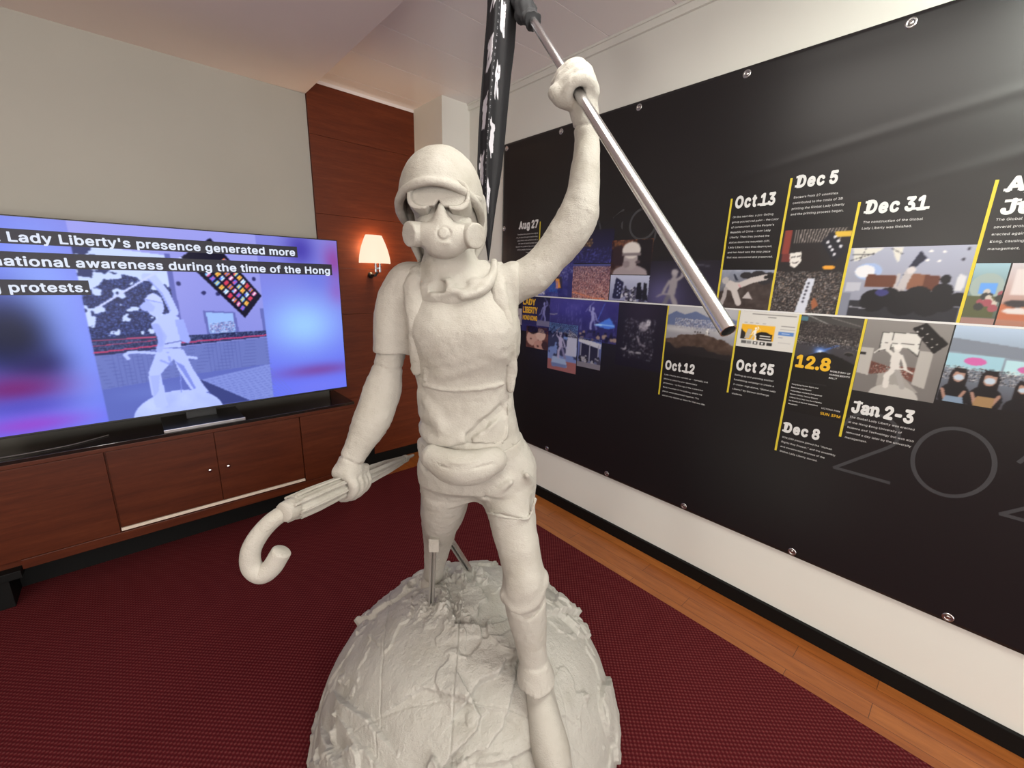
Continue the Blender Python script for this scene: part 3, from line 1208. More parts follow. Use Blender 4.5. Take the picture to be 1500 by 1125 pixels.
def banner():
    o = np.array((W - .01, 1.0, BZ0))
    t = tag(empty('banner', tuple(o)), 'wide black vinyl timeline banner with photos, hung on the white wall', 'banner')
    ns, nz = 260, 170
    S, Z = np.meshgrid(np.linspace(0, BS1, ns), np.linspace(BZ0, BZ1, nz))
    V = BP(S.ravel(), Z.ravel()) - o
    g = np.arange(ns * nz).reshape(nz, ns)
    F = np.stack([g[:-1, :-1], g[1:, :-1], g[1:, 1:], g[:-1, 1:]], -1).reshape(-1, 4)
    sheet = link_mesh('sheet', mesh_np('sheet', V, F), M['banner'], t)
    so = sheet.modifiers.new('th', 'SOLIDIFY')
    so.thickness = .0012
    so.offset = -1

    def flat(name, V2, T, mat, off=.0016, label=None):
        me = mesh_np(name, BP(V2[:, 0], V2[:, 1], off) - o, np.asarray(T)[:, ::-1], False)
        ob = link_mesh(name, me, mat, t)
        if label:
            ob['label'] = label
        return ob

    def strip(name, s0, z0, s1, z1, w, mat, off=.0022, label=None, n=24):
        a, b = np.array((s0, z0)), np.array((s1, z1))
        d = (b - a) / np.linalg.norm(b - a)
        nrm = np.array((-d[1], d[0])) * w / 2
        k = np.linspace(0, 1, n)[:, None]
        c = a + (b - a) * k
        V2 = np.vstack([c - nrm, c + nrm])
        T = []
        for i in range(n - 1):
            T += [(i, i + 1, n + i + 1), (i, n + i + 1, n + i)]
        T = np.array(T)
        e1, e2 = V2[T[0][1]] - V2[T[0][0]], V2[T[0][2]] - V2[T[0][0]]
        if e1[0] * e2[1] - e1[1] * e2[0] < 0:
            T = T[:, ::-1]
        return flat(name, V2, T, mat, off, label)

    strip('timeline_rule', .24, 1.488, BS1 - .03, 1.488, .0075, M['white_print'], .0026, 'thin white line across the whole banner', 90)
    for s, a, b in ((.391, 1.975, 1.488), (1.615, 1.982, 1.488), (1.846, 2.036, 1.488), (2.093, 1.917, 1.488), (2.438, 1.948, 1.488),
                    (1.368, 1.488, .997), (1.725, 1.488, 1.086), (1.971, 1.488, .863), (2.191, 1.488, .997)):
        strip('yellow_rule', s, a, s, b, .0085, M['yellow_print'], .0024)
    # ---- headings
    for txt, s, z, h, wd_ in (('Aug 27', .185, 1.941, .046, .188), ('Oct 13', 1.633, 1.941, .046, .165), ('Dec 5', 1.869, 1.998, .043, .139), ('Dec 31', 2.117, 1.875, .043, .168),
                              ('Apr', 2.461, 1.911, .040, None), ('Jun', 2.463, 1.843, .042, None), ('Oct 12', 1.387, 1.147, .045, .162), ('Oct 25', 1.746, 1.207, .045, .162), ('Dec 8', 1.988, .961, .042, .135), ('Jan 2-3', 2.207, 1.111, .046, .187)):
        V, T, w, lay = slab_text(txt, h)
        k = wd_ / w if wd_ else 1.0
        flat('heading', np.stack([V[:, 0] * k + s, V[:, 1] + z], 1), T, M['white_print'], .0022 + lay, 'white heading ' + txt)
    # ---- paragraphs: text, left, first baseline, line step, width of the longest line
    for body, s, z, st, wd_, al in (
        ("The democrats created the original\ncity, art piece through crowdfunding.\nLady Liberty was carried around, it\nwas seen at several protests and\nbecame the symbol of the movement\nand its people, for democracy and\nfreedom in the city\nof Hong Kong\nin 2019.", .373, 1.900, .0205, .215, 'R'),
        ("On the next day, a pro-Beijing\ngroup poured red paint - the color\nof communism and the People's\nRepublic of China - over Lady\nLiberty. Then they pushed the\nstatue down the mountain cliff.\nLady Liberty was thus destroyed,\nand her head was the only piece\nthat was recovered and preserved.", 1.631, 1.897, .0222, .194, 'L'),
        ("Backers from 27 countries\ncontributed to the costs of 3D\nprinting the Global Lady Liberty\nand the printing process began.", 1.866, 1.955, .0222, .181, 'L'),
        ("The construction of the Global\nLady Liberty was finished.", 2.116, 1.839, .0222, .167, 'L'),
        ("The Global Lady\nseveral protests\nerected again in\nKong, causing\nmanagement.", 2.459, 1.822, .0225, .085, 'L'),
        ("Lady Liberty was carried up - manually and\npiece by piece by pro-democracy\nprotesters - to the top of the iconic Lion\nRock mountain in Hong Kong, where the\npieces were assembled together. The\nstatue only stayed up there for that one day.", 1.387, 1.112, .0235, .240, 'L'),
        ("Setting up and planning another\nfundraising campaign to create a\n2-meter-high statue, \"Global Lady\nLiberty,\" by German exchange\nstudents.", 1.745, 1.176, .0232, .185, 'L'),
        ("800,000 people joined the \"Human\nRights Day Protest,\" and the assembly\nand construction process of the\nGlobal Lady Liberty started.", 1.987, .930, .0225, .203, 'L'),
        ("The Global Lady Liberty was erected\nat the Hong Kong University of\nScience and Technology but was also\nremoved a day later by the university\nmanagement.", 2.207, 1.085, .0222, .203, 'L')):
        rows = body.split('\n')
        data = [text_mesh(r, 1, 0.0, 'LEFT', 1.05) for r in rows]
        sc = wd_ / max(V[:, 0].max() for V, T in data)
        VV, TT, n = [], [], 0
        for i, (V, T) in enumerate(data):
            x = s if al == 'L' else s - V[:, 0].max() * sc
            VV.append(np.stack([V[:, 0] * sc + x, V[:, 1] * min(sc, .0145 / CAP) + z - i * st], 1))
            TT.append(T + n)
            n += len(V)
        flat('paragraph', np.vstack(VV), np.vstack(TT), M['white_print'], .0020)
    # ---- faint big years: 2019 above, 2020 below
    def ring(cs, cz, rs, rz, w, a0=0, a1=2 * PI, n=72):
        a = np.linspace(a0, a1, n)
        i = np.stack([cs + (rs - w) * np.cos(a), cz + (rz - w) * np.sin(a)], 1)
        e = np.stack([cs + rs * np.cos(a), cz + rz * np.sin(a)], 1)
        T = []
        for k in range(n - 1):
            T += [(k, n + k, n + k + 1), (k, n + k + 1, k + 1)]
        return np.vstack([i, e]), np.array(T)

    def pline(pts, w):
        VV, TT, n = [], [], 0
        for (a, b) in zip(pts, pts[1:]):
            a, b = np.array(a), np.array(b)
            d = (b - a) / np.linalg.norm(b - a) * w / 2
            q = np.array((-d[1], d[0]))
            VV.append(np.array([a - q - d * .6, b - q + d * .6, b + q + d * .6, a + q - d * .6]))
            TT.append(np.array([(0, 1, 2), (0, 2, 3)]) + n)
            n += 4
        return np.vstack(VV), np.vstack(TT)

    def two(s, z, w, h, lw):
        p = [(s + w * .02, z + h * .74)]
        for a in np.linspace(2.9, -.75, 18):
            p.append((s + w * .5 + w * .46 * math.cos(a), z + h * .72 + h * .28 * math.sin(a)))
        p += [(s + .01 * w, z), (s + w, z)]
        return pline(p, lw)
    for V2, T in (two(.52, 1.742, .17, .25, .012), ring(.80, 1.868, .095, .125, .012), pline([(.975, 1.95), (1.033, 1.988), (1.033, 1.742)], .012),
                  ring(1.165, 1.905, .085, .084, .012), pline([(1.25, 1.905), (1.245, 1.83), (1.19, 1.742)], .012)):
        flat('faint_year_digit', V2, T, M['grey_print'], .0013)
    for V2, T in (two(2.193, .858, .18, .262, .012), ring(2.52, .997, .108, .134, .013), two(2.665, .858, .18, .262, .012), ring(2.99, .997, .108, .134, .013)):
        flat('faint_year_digit', V2, T, M['grey_print'], .0013)

    # ---- printed photographs
    def photo(c, s0, z0, s1, z1, label, off=.0016):
        c.blur(1)
        ob = c.mesh('photo_print', lambda X, Y: BP(s0 + X * (s1 - s0), z0 + Y * (z1 - z0), off) - o, M['print'], t)
        f = np.zeros(len(ob.data.polygons) * 4, np.int32)
        ob.data.flip_normals()
        ob['label'] = label
        return ob
    NAVY = (22, 20, 44)
    DK = (28, 25, 28)

    def figure(c, x, y, h, col, sh, flip=1):
        """small white statue standing with a raised arm"""
        f = lambda px, py: (x + flip * px * h / c.asp, y + py * h)
        L = lambda p, w, cc: c.line([f(*q) for q in p], w * h / c.asp, cc)
        L([(-.02, .45), (.10, .24), (.08, .0)], .055, col)
        L([(-.04, .45), (-.14, .22), (-.22, .02)], .05, sh)
        L([(0, .48), (.02, .72)], .085, col)
        L([(.08, .74), (.20, .84), (.18, 1.02)], .035, col)
        L([(-.08, .72), (-.16, .56), (-.20, .44)], .032, col)
        c.ell(*f(.02, .88), .065 * h / c.asp, .085 * h, col)
        c.ell(*f(.02, .92), .075 * h / c.asp, .06 * h, tuple(min(255, q + 14) for q in col))
        L([(.42, .74), (.18, 1.02), (-.02, 1.2)], .013, col)
        L([(-.34, .36), (-.20, .44), (.0, .42)], .016, col)

    def people(c, y0, y1, n, cols, sz=.03, x0=0., x1=1.):
        for i in range(n):
            x, y = x0 + (x1 - x0) * c.rng.rand(), y0 + (y1 - y0) * c.rng.rand()
            k = cols[c.rng.randint(len(cols))]
            c.ell(x, y, sz, sz * c.asp, k)
            c.ell(x, y - sz * c.asp * 1.7, sz * 1.5, sz * c.asp * 1.3, cols[c.rng.randint(len(cols))])

    # brown glow printed behind the first text
    c = Canvas(40, 60, (29, 25, 28))
    c.glow(.45, .1, .30, .55, (128, 84, 68), 1)
    c.glow(1.0, .35, .3, .3, (29, 26, 40), .7)
    photo(c, .05, 1.49, .44, 2.0, 'brownish glow behind the first text', .0009)
    # blue haze behind the first group of photos
    c = Canvas(90, 60, (29, 25, 28))
    c.glow(.5, .62, .42, .30, (40, 38, 92), 1)
    c.glow(.75, .62, .3, .25, (36, 34, 78), .8)
    photo(c, .10, 1.02, 1.62, 1.72, 'dark blue haze behind the first photos', .0009)
    # night city
    c = Canvas(70, 40, (30, 28, 62))
    c.grad((38, 38, 88), (26, 24, 46))
    c.rect(.0, .52, .6, .70, (96, 72, 44), .6)
    c.speck((c.Y > .5) & (c.Y < .72) & (c.X < .62), [(232, 186, 92), (90, 70, 60), (38, 34, 50)], .35)
    c.speck(c.Y < .45, [(56, 56, 130), (90, 92, 180), (30, 28, 60)], .25)
    photo(c, .60, 1.706, .988, 1.895, 'night photo of a city with yellow lights')
    # helmeted statue head between people
    c = Canvas(60, 50, (60, 38, 34))
    c.noise(40, 9, 3)
    c.speck(c.Y > .62, [(150, 84, 50), (96, 50, 40), (44, 30, 34), (170, 120, 70)], .5)
    c.poly([(.62, 1), (1, 1), (1, 0), (.7, 0)], (26, 22, 26))
    c.ell(.2, .55, .22, .3, (46, 30, 34))
    c.ell(.5, .02, .42, .26, (158, 146, 150))
    c.ell(.5, .42, .17, .30, (164, 154, 156))
    c.ell(.5, .70, .22, .24, (214, 208, 204))
    c.rect(.28, .54, .74, .62, (126, 116, 120))
    c.ell(.68, .36, .06, .05, (86, 74, 80))
    c.ell(.40, .3, .09, .1, (138, 126, 130))
    c.blur(1)
    photo(c, .978, 1.640, 1.242, 1.828, 'photo of a white helmeted statue head')
    # person with yellow helmet
    c = Canvas(50, 50, (52, 52, 120))
    c.noise(34, 7, 4)
    c.speck(c.Y > .5, [(70, 76, 160), (150, 150, 190), (40, 36, 90)], .35)
    c.ell(.45, .75, .12, .1, (232, 196, 104))
    c.ell(.46, .66, .08, .08, (120, 84, 80))
    c.poly([(.3, .6), (.62, .6), (.66, .25), (.28, .25)], (46, 42, 66))
    c.poly([(.40, .55), (.52, .55), (.60, .28), (.42, .25)], (226, 150, 56))
    c.rect(.85, .0, 1, .7, (44, 44, 104))
    photo(c, .458, 1.490, .700, 1.709, 'photo of a person in a yellow helmet')
    # seated crowd, pinkish
    c = Canvas(76, 56, (140, 96, 100))
    c.grad((176, 112, 96), (104, 84, 112))
    c.speck(c.Y < 2, [(196, 150, 142), (84, 52, 62), (216, 190, 186), (124, 80, 84), (60, 40, 60)], .62)
    c.line([(.02, .18), (.6, .03), (.9, .02)], .012, (226, 132, 80), .7)
    c.rect(0, .94, 1, 1, (70, 74, 130))
    photo(c, .700, 1.492, .982, 1.699, 'photo of a huge pinkish crowd')
    # dark flag in front of a crowd
    c = Canvas(64, 40, (150, 156, 190))
    c.grad((130, 134, 170), (186, 192, 216))
    people(c, .1, .55, 60, [(40, 40, 60), (84, 84, 104), (190, 190, 200), (60, 56, 80), (22, 22, 34)], .028, .25, 1)
    c.poly([(.15, .92), (.36, .72), (.30, .06), (.08, .08)], (26, 28, 62))
    for k in range(7):
        c.ell(.21 + (k % 2) * .06, .22 + k * .08, .018, .03, (190, 196, 230))
    c.poly([(.70, .70), (.80, .74), (.84, .1), (.70, .1)], (20, 20, 30))
    c.poly([(.86, .74), (.94, .70), (.98, .1), (.86, .1)], (26, 26, 36))
    photo(c, .988, 1.494, 1.242, 1.636, 'photo of a dark flag before a crowd')
    # statue on dark purple
    c = Canvas(80, 50, (36, 32, 48))
    c.grad((44, 40, 62), (30, 27, 36))
    c.glow(.22, .2, .3, .5, (84, 80, 124), .9)
    figure(c, .37, -.22, 1.05, (142, 136, 142), (104, 100, 112))
    c.line([(.5, .92), (.85, .88)], .006, (96, 94, 110))
    c.blur(1)
    photo(c, 1.238, 1.491, 1.612, 1.712, 'photo of a grey statue on a purple background')
    # small white and blue photo
    c = Canvas(40, 24, (70, 78, 160))
    c.poly([(.1, .1), (.3, .9), (.5, .8), (.42, .1)], (206, 206, 214))
    c.poly([(.55, .9), (1, .9), (1, .3), (.6, .3)], (56, 110, 210))
    c.speck(c.X > .0, [(120, 126, 190), (50, 50, 120)], .2)
    photo(c, .376, 1.490, .580, 1.594, 'small photo with white letters on blue')
    # blue night panel with two statues
    c = Canvas(170, 54, (44, 42, 112))
    c.grad((40, 38, 96), (50, 46, 116))
    c.glow(.55, .8, .3, .3, (66, 62, 150), .8)
    c.noise(14, 5, 8)
    for k in range(26):
        x = c.rng.rand()
        c.line([(x, .1 + .3 * c.rng.rand()), (x + .02 * c.rng.randn(), .5 + .4 * c.rng.rand())], .0016, (104, 104, 170), .6)
    figure(c, .27, .36, .42, (170, 172, 214), (110, 110, 170))
    figure(c, .78, .30, .55, (140, 142, 200), (96, 96, 160), -1)
    c.line([(.27, .55), (.42, .58)], .003, (170, 170, 170))
    c.poly([(.80, .40), (.93, .62), (.985, .40), (.92, .34)], (70, 120, 226))
    c.line([(.80, .42), (.97, .44)], .004, (170, 214, 255))
    c.line([(.88, .95), (.82, .5)], .003, (80, 110, 210))
    people(c, .0, .24, 40, [(22, 20, 50), (30, 28, 70), (150, 130, 120), (60, 58, 110)], .012, .45, 1)
    photo(c, .235, 1.235, 1.062, 1.484, 'blue night photo of two small statues')
    # bright figures in the dark
    c = Canvas(70, 80, (24, 21, 34))
    c.glow(.5, .9, .4, .3, (44, 36, 56), .8)
    c.ell(.56, .66, .10, .07, (150, 146, 160))
    c.ell(.66, .72, .05, .05, (196, 194, 206))
    c.line([(.45, .5), (.52, .38), (.62, .36)], .02, (130, 126, 140))
    c.line([(.3, .25), (.42, .24), (.55, .25)], .012, (190, 190, 196))
    c.speck((c.X > .15) & (c.X < .8) & (c.Y > .15) & (c.Y < .78), [(24, 22, 34), (90, 88, 100), (200, 200, 210), (40, 36, 50)], .22)
    c.line([(.12, .28), (.2, .27), (.22, .33)], .012, (170, 170, 180))
    c.blur(1)
    photo(c, 1.064, 1.118, 1.364, 1.484, 'dark photo with bright figures at work')
    # faces
    c = Canvas(48, 36, (96, 58, 52))
    c.noise(30, 6, 2)
    c.ell(.28, .45, .26, .34, (196, 158, 146))
    c.ell(.66, .66, .22, .28, (208, 176, 164))
    c.ell(.62, .16, .26, .24, (186, 142, 130))
    c.ell(.3, .85, .25, .2, (40, 26, 28))
    c.ell(.86, .2, .14, .2, (60, 38, 38))
    c.ell(.22, .42, .05, .03, (86, 52, 50))
    c.ell(.55, .12, .05, .04, (86, 52, 50))
    photo(c, .290, 1.122, .510, 1.277, 'small photo of close faces')
    # statue by daylight on a white block
    c = Canvas(52, 70, (84, 110, 178))
    c.grad((118, 132, 186), (106, 140, 204))
    tr = (fbm(c.X * 7, c.Y * 7, c.X * 0, 3, 3) > .47) & (c.Y < .82) & (c.Y > .3)
    c.put(tr, (48, 52, 84))
    c.poly([(.7, .9), (1, .8), (1, .35), (.62, .35)], (176, 180, 204))
    c.put((c.Y < .22), (150, 96, 96))
    c.poly([(.18, .30), (.64, .26), (.70, .10), (.12, .12)], (150, 170, 206))
    c.poly([(.12, .16), (.7, .15), (.66, .08), (.16, .07)], (104, 120, 168))
    figure(c, .45, .28, .56, (166, 162, 196), (124, 122, 160), -1)
    photo(c, .512, 1.000, .768, 1.320, 'photo of the statue by daylight on a block')
    # white stage structure
    c = Canvas(48, 56, (58, 60, 92))
    c.grad((92, 96, 124), (88, 104, 178))
    c.poly([(.02, .98), (1, .86), (.96, .70), (.04, .84)], (188, 190, 202))
    c.poly([(.1, .82), (.9, .70), (.9, .25), (.1, .25)], (34, 34, 56))
    for x in (.12, .5, .86):
        c.rect(x, .22, x + .05, .8, (150, 152, 172))
    people(c, .2, .4, 22, [(150, 150, 160), (60, 60, 80), (24, 24, 36)], .04)
    c.rect(0, 0, 1, .18, (120, 116, 128))
    photo(c, .774, 1.060, .960, 1.250, 'photo of a white stage structure')
    # pale sketch
    c = Canvas(24, 24, (170, 162, 168))
    c.line([(.3, .3), (.5, .6), (.8, .55)], .03, (90, 84, 92))
    c.line([(.4, .1), (.6, .4)], .03, (90, 84, 92))
    photo(c, .104, 1.275, .240, 1.392, 'small pale sketch')
    # title card
    c = Canvas(60, 40, (30, 28, 60))
    c.grad((40, 38, 92), (26, 24, 54))
    figure(c, .80, .1, .75, (120, 122, 180), (80, 80, 140))
    c.rect(.55, 0, 1, .18, (110, 108, 140))
    photo(c, .238, 1.286, .516, 1.484, 'dark blue title card', .0022)
    for k, (wrd, hh) in enumerate((('LADY', .040), ('LIBERTY', .040), ('HONG KONG', .030))):
        V, T = text_mesh(wrd, 1, .035)
        w = V[:, 0].max()
        sx = (.13, .15, .15)[k] / w
        flat('title_lettering', np.stack([V[:, 0] * sx + .248, V[:, 1] * hh / CAP + (1.425, 1.368, 1.318)[k]], 1), T, M['amber_print'], .0030 + LAY)
    # fallen statue
    c = Canvas(84, 62, (120, 124, 140))
    c.grad((60, 52, 50), (140, 146, 164))
    c.poly([(0, 0), (0, .42), (.3, .55), (1, .8), (1, 0)], (62, 52, 50))
    c.noise(20, 10, 6)
    for x, y, r in ((.5, .86, .12), (.72, .88, .14), (.92, .84, .14), (.62, .76, .1), (.85, .72, .12)):
        c.ell(x, y, r, r * .7, (40, 38, 42))
    c.line([(.22, .58), (.42, .62), (.62, .74), (.86, .82)], .055, (186, 178, 176))
    c.line([(.28, .52), (.36, .3), (.42, .15)], .06, (186, 178, 176))
    c.line([(.2, .6), (.3, .55)], .09, (186, 178, 176))
    c.line([(.13, .5), (.12, .3), (.06, .02)], .04, (160, 152, 152))
    c.ell(.1, .72, .07, .09, (170, 164, 164))
    c.poly([(.48, .28), (.58, .46), (.68, .26)], (178, 170, 170))
    c.poly([(.24, .9), (.30, .74), (.36, .72), (.28, .88)], (30, 34, 50))
    c.line([(.38, .62), (.42, .56)], .012, (196, 140, 146))
    c.line([(.86, .82), (.98, .86)], .03, (26, 24, 26))
    photo(c, 1.618, 1.492, 1.842, 1.667, 'photo of the fallen white statue on rocks')
    # crowd with mask, flag and long white banner
    c = Canvas(80, 112, (34, 30, 32))
    for k in range(17):
        c.line([(.2 + k * .04, .85), (.2 + k * .045, 1)], .008, (178, 168, 162), .8)
    c.rect(.03, .72, .14, 1, (130, 56, 48))
    c.rect(.04, .62, .2, .72, (104, 46, 44))
    c.rect(.78, .9, 1, .96, (206, 170, 60))
    c.rect(.0, .0, 1, .5, (40, 36, 38))
    c.speck(c.Y < .5, [(24, 22, 24), (96, 90, 90), (170, 164, 162), (52, 46, 48), (20, 18, 20), (140, 118, 104)], .62)
    c.ell(.46, .64, .17, .13, (34, 28, 30))
    c.poly([(.16, .72), (.34, .74), (.36, .62), (.28, .54), (.20, .57)], (216, 212, 208))
    c.line([(.20, .67), (.25, .68)], .008, (50, 44, 46))
    c.line([(.29, .68), (.33, .69)], .008, (50, 44, 46))
    c.line([(.22, .61), (.27, .60), (.32, .62)], .006, (50, 44, 46))
    c.poly([(.74, .97), (.98, .74), (.84, .60), (.60, .84)], (26, 26, 36))
    for a, b in ((.70, .84), (.74, .79), (.78, .75), (.82, .70), (.79, .90), (.84, .85), (.89, .79)):
        c.ell(a, b, .022, .018, (206, 206, 214))
    c.ell(.78, .55, .09, .025, (216, 150, 50))
    c.poly([(.50, .42), (.62, .42), (.56, .0), (.40, .0)], (196, 200, 214))
    for k in range(6):
        c.ell(.535 - k * .008, .36 - k * .045, .02, .012, (60, 60, 74))
    c.poly([(.62, .14), (.66, .2), (.74, .1), (.66, .04)], (150, 90, 60))
    photo(c, 1.850, 1.492, 2.088, 1.829, 'photo of a dense crowd with a white mask and banner')
    # statue in a bright hall behind seated people
    c = Canvas(112, 84, (150, 154, 174))
    c.grad((132, 134, 150), (160, 164, 184))
    c.poly([(.02, 1), (.30, 1), (.22, .90), (.05, .80)], (206, 204, 196))
    c.poly([(.36, 1), (.46, 1), (.44, .78), (.40, .86)], (206, 204, 196))
    for q in ([(.02, .9), (.22, .9)], [(.14, 1), (.10, .82)], [(.36, .98), (.46, .9)], [(.02, .82), (.22, .92)]):
        c.line(q, .003, (60, 60, 66))
    c.ell(.20, .66, .12, .12, (150, 170, 210))
    c.ell(.17, .66, .09, .09, (214, 214, 220))
    for x, y in ((.68, .93), (.78, .92), (.67, .81), (.76, .8)):
        c.ell(x, y, .015, .012, (240, 236, 224))
    for x, y in ((.95, .95), (.93, .82)):
        c.ell(x, y, .012, .016, (50, 50, 60))
    c.poly([(.02, .5), (.16, .5), (.16, .38), (.02, .36)], (176, 178, 190))
    c.poly([(.20, .62), (.48, .60), (.47, .44), (.19, .44)], (96, 56, 42))
    c.poly([(.56, .64), (.80, .60), (.80, .40), (.55, .42)], (128, 84, 64))
    c.poly([(.68, .62), (.80, .60), (.80, .40), (.68, .41)], (92, 52, 40))
    c.poly([(.50, .60), (.60, .94), (.66, .84), (.53, .62)], (34, 36, 54))
    c.line([(.50, .38), (.55, .66)], .035, (176, 170, 172))
    c.ell(.56, .68, .035, .05, (200, 194, 194))
    c.line([(.47, .62), (.46, .42)], .013, (176, 170, 172))
    c.line([(.52, .38), (.49, .12)], .025, (150, 146, 150))
    c.poly([(0, .0), (1, .0), (1, .20), (.0, .24)], (40, 40, 48))
    for x, y, r in ((.30, .24, .12), (.42, .3, .1), (.55, .22, .13), (.66, .3, .12), (.75, .22, .12), (.84, .40, .08), (.86, .26, .1), (.97, .3, .07)):
        c.ell(x, y, r, r * 1.35, (22, 20, 26))
    c.ell(.84, .56, .04, .06, (24, 22, 28))
    c.ell(.36, .36, .06, .05, (54, 54, 110))
    c.poly([(.93, .64), (.99, .6), (.98, .42), (.92, .42)], (200, 200, 206))
    c.rect(.0, .0, .09, .34, (120, 124, 140))
    c.line([(.1, .14), (.24, .12)], .006, (150, 150, 160))
    photo(c, 2.097, 1.492, 2.434, 1.750, 'photo of the statue in a bright hall above seated people')
    # greenish room and pale room
    c = Canvas(40, 84, (110, 130, 140))
    c.grad((70, 78, 66), (150, 182, 196))
    c.ell(.5, .62, .5, .22, (150, 164, 160))
    c.rect(.3, .5, .8, .68, (96, 150, 220))
    c.rect(.0, .12, .9, .46, (84, 88, 62))
    people(c, .35, .55, 6, [(60, 60, 60), (190, 180, 170), (150, 80, 90)], .1)
    c.rect(0, 0, 1, .1, (150, 118, 112))
    photo(c, 2.443, 1.492, 2.52, 1.690, 'narrow photo of a greenish room')
    c = Canvas(90, 60, (176, 168, 172))
    c.grad((160, 112, 96), (190, 184, 190))
    c.rect(0, .1, 1, .34, (176, 104, 76))
    c.rect(.04, .5, .25, .9, (206, 196, 196))
    for x, y in ((.1, .36), (.3, .34), (.5, .38), (.8, .36)):
        c.ell(x, y, .08, .06, (60, 56, 60))
        c.ell(x + .02, y - .12, .1, .05, (206, 200, 200))
    photo(c, 2.524, 1.492, 2.86, 1.690, 'photo of a pale room with round tables')
    # mountain top above the city
    c = Canvas(104, 74, (150, 150, 156))
    c.grad((120, 120, 128), (172, 172, 178))
    c.poly([(0, .80), (.12, .90), (.26, .84), (.42, .92), (.6, .82), (.8, .84), (1, .80), (1, .6), (0, .6)], (92, 104, 140))
    c.speck((c.Y > .56) & (c.Y < .76) & (c.X > .12) & (c.X < .75), [(206, 206, 214), (130, 130, 146), (170, 170, 182), (96, 98, 116)], .6)
    c.glow(.2, .52, .3, .06, (186, 184, 188), .8)
    c.glow(.85, .55, .2, .1, (176, 174, 178), .7)
    rk = (c.Y < .46 - .22 * (c.X - .52) ** 2 * 3 + .10 * (fbm(c.X * 9, c.Y * 9, c.X * 0, 3, 5) - .5))
    c.put(rk, (74, 58, 50))
    c.noise(26, 13, 4, rk)
    c.put(c.Y < .30 * fbm(c.X * 5, c.X * 0, c.X * 0, 3, 2), (32, 28, 30))
    c.glow(.5, .0, .7, .12, (30, 27, 29), 1)
    for x in (.44, .48, .52, .60, .64):
        c.ell(x, .50, .008, .02, (40, 34, 34))
    figure(c, .615, .45, .14, (220, 216, 212), (180, 176, 172))
    photo(c, 1.372, 1.240, 1.722, 1.484, 'photo of a mountain top above a hazy city')
    # fundraising page
    c = Canvas(110, 74, (206, 204, 200))
    c.line([(.22, .93), (.94, .93)], .006, (60, 58, 60))
    c.line([(.50, .86), (.62, .86)], .006, (70, 68, 70))
    c.line([(.34, .80), (.78, .80)], .003, (150, 148, 150))
    for x in (.1, .2, .3, .42):
        c.line([(x, .68), (x + .05, .68)], .004, (140, 138, 140))
    c.rect(.06, .22, .64, .64, (228, 172, 40))
    c.poly([(.06, .22), (.06, .50), (.14, .40), (.16, .22)], (40, 36, 34))
    c.poly([(.13, .24), (.18, .52), (.26, .50), (.22, .26)], (176, 172, 166))
    c.put(c.mell(.46, .34, .14, .12) | ((c.X > .36) & (c.X < .61) & (c.Y > .23) & (c.Y < .40)), (26, 22, 20))
    figure(c, .31, .22, .36, (236, 232, 226), (190, 186, 180))
    c.rect(.40, .33, .58, .36, (230, 228, 224))
    c.rect(.40, .27, .60, .30, (230, 228, 224))
    for x, k in ((.09, 90), (.19, 130), (.30, 60), (.42, 24), (.54, 40)):
        c.rect(x, .10, x + .085, .19, (k, k, k))
    c.ell(.34, .145, .02, .03, (220, 220, 220))
    c.ell(.46, .145, .02, .03, (220, 220, 220))
    c.line([(.74, .66), (.94, .66)], .007, (90, 88, 90))
    c.line([(.72, .57), (.96, .57)], .004, (150, 148, 150))
    c.rect(.70, .42, .95, .51, (84, 126, 190))
    c.line([(.76, .465), (.88, .465)], .005, (220, 226, 236))
    c.line([(.72, .36), (.78, .36)], .006, (120, 130, 160))
    c.line([(.72, .22), (.92, .22)], .004, (170, 168, 170))
    photo(c, 1.730, 1.318, 1.971, 1.484, 'print of a pale fundraising web page')
    # night crowd over the poster
    c = Canvas(84, 44, (40, 36, 38))
    c.speck(c.Y < .8, [(70, 62, 60), (26, 24, 26), (100, 92, 90), (44, 40, 42)], .7)
    c.poly([(.0, .8), (1, .62), (1, 1), (0, 1)], (64, 62, 62))
    c.line([(.1, 1), (.45, .72)], .01, (130, 130, 128))
    c.line([(.5, .95), (.95, .72)], .008, (110, 108, 106))
    c.rect(0, .78, .12, .94, (70, 110, 124))
    c.speck((c.Y < .22), [(30, 28, 30), (120, 112, 110), (200, 196, 190)], .25)
    photo(c, 1.976, 1.373, 2.189, 1.484, 'photo of a night crowd between towers')
    c = Canvas(84, 120, (20, 17, 17))
    c.grad((20, 17, 17), (62, 60, 66), 'y', c.Y > .62)
    c.glow(.42, .90, .10, .05, (80, 130, 226), .9)
    c.line([(.25, .82), (.70, 1)], .018, (70, 116, 206), .6)
    c.glow(.42, .885, .05, .025, (226, 240, 255), 1)
    hl = c.Y < .78 + .06 * np.sin(c.X * 5 - 1.2) + .08 * fbm(c.X * 6, c.X * 0, c.X * 0, 3, 2)
    c.put(hl, (20, 17, 17))
    c.speck((c.Y > .955), [(40, 36, 38), (150, 146, 146), (22, 20, 22)], .3)
    c.ell(.88, .90, .08, .03, (84, 80, 80))
    c.ell(.88, .892, .07, .02, (22, 20, 20))
    c.ell(.78, .60, .06, .03, (52, 48, 48))
    photo(c, 1.976, 1.060, 2.187, 1.372, 'black and amber rally poster')
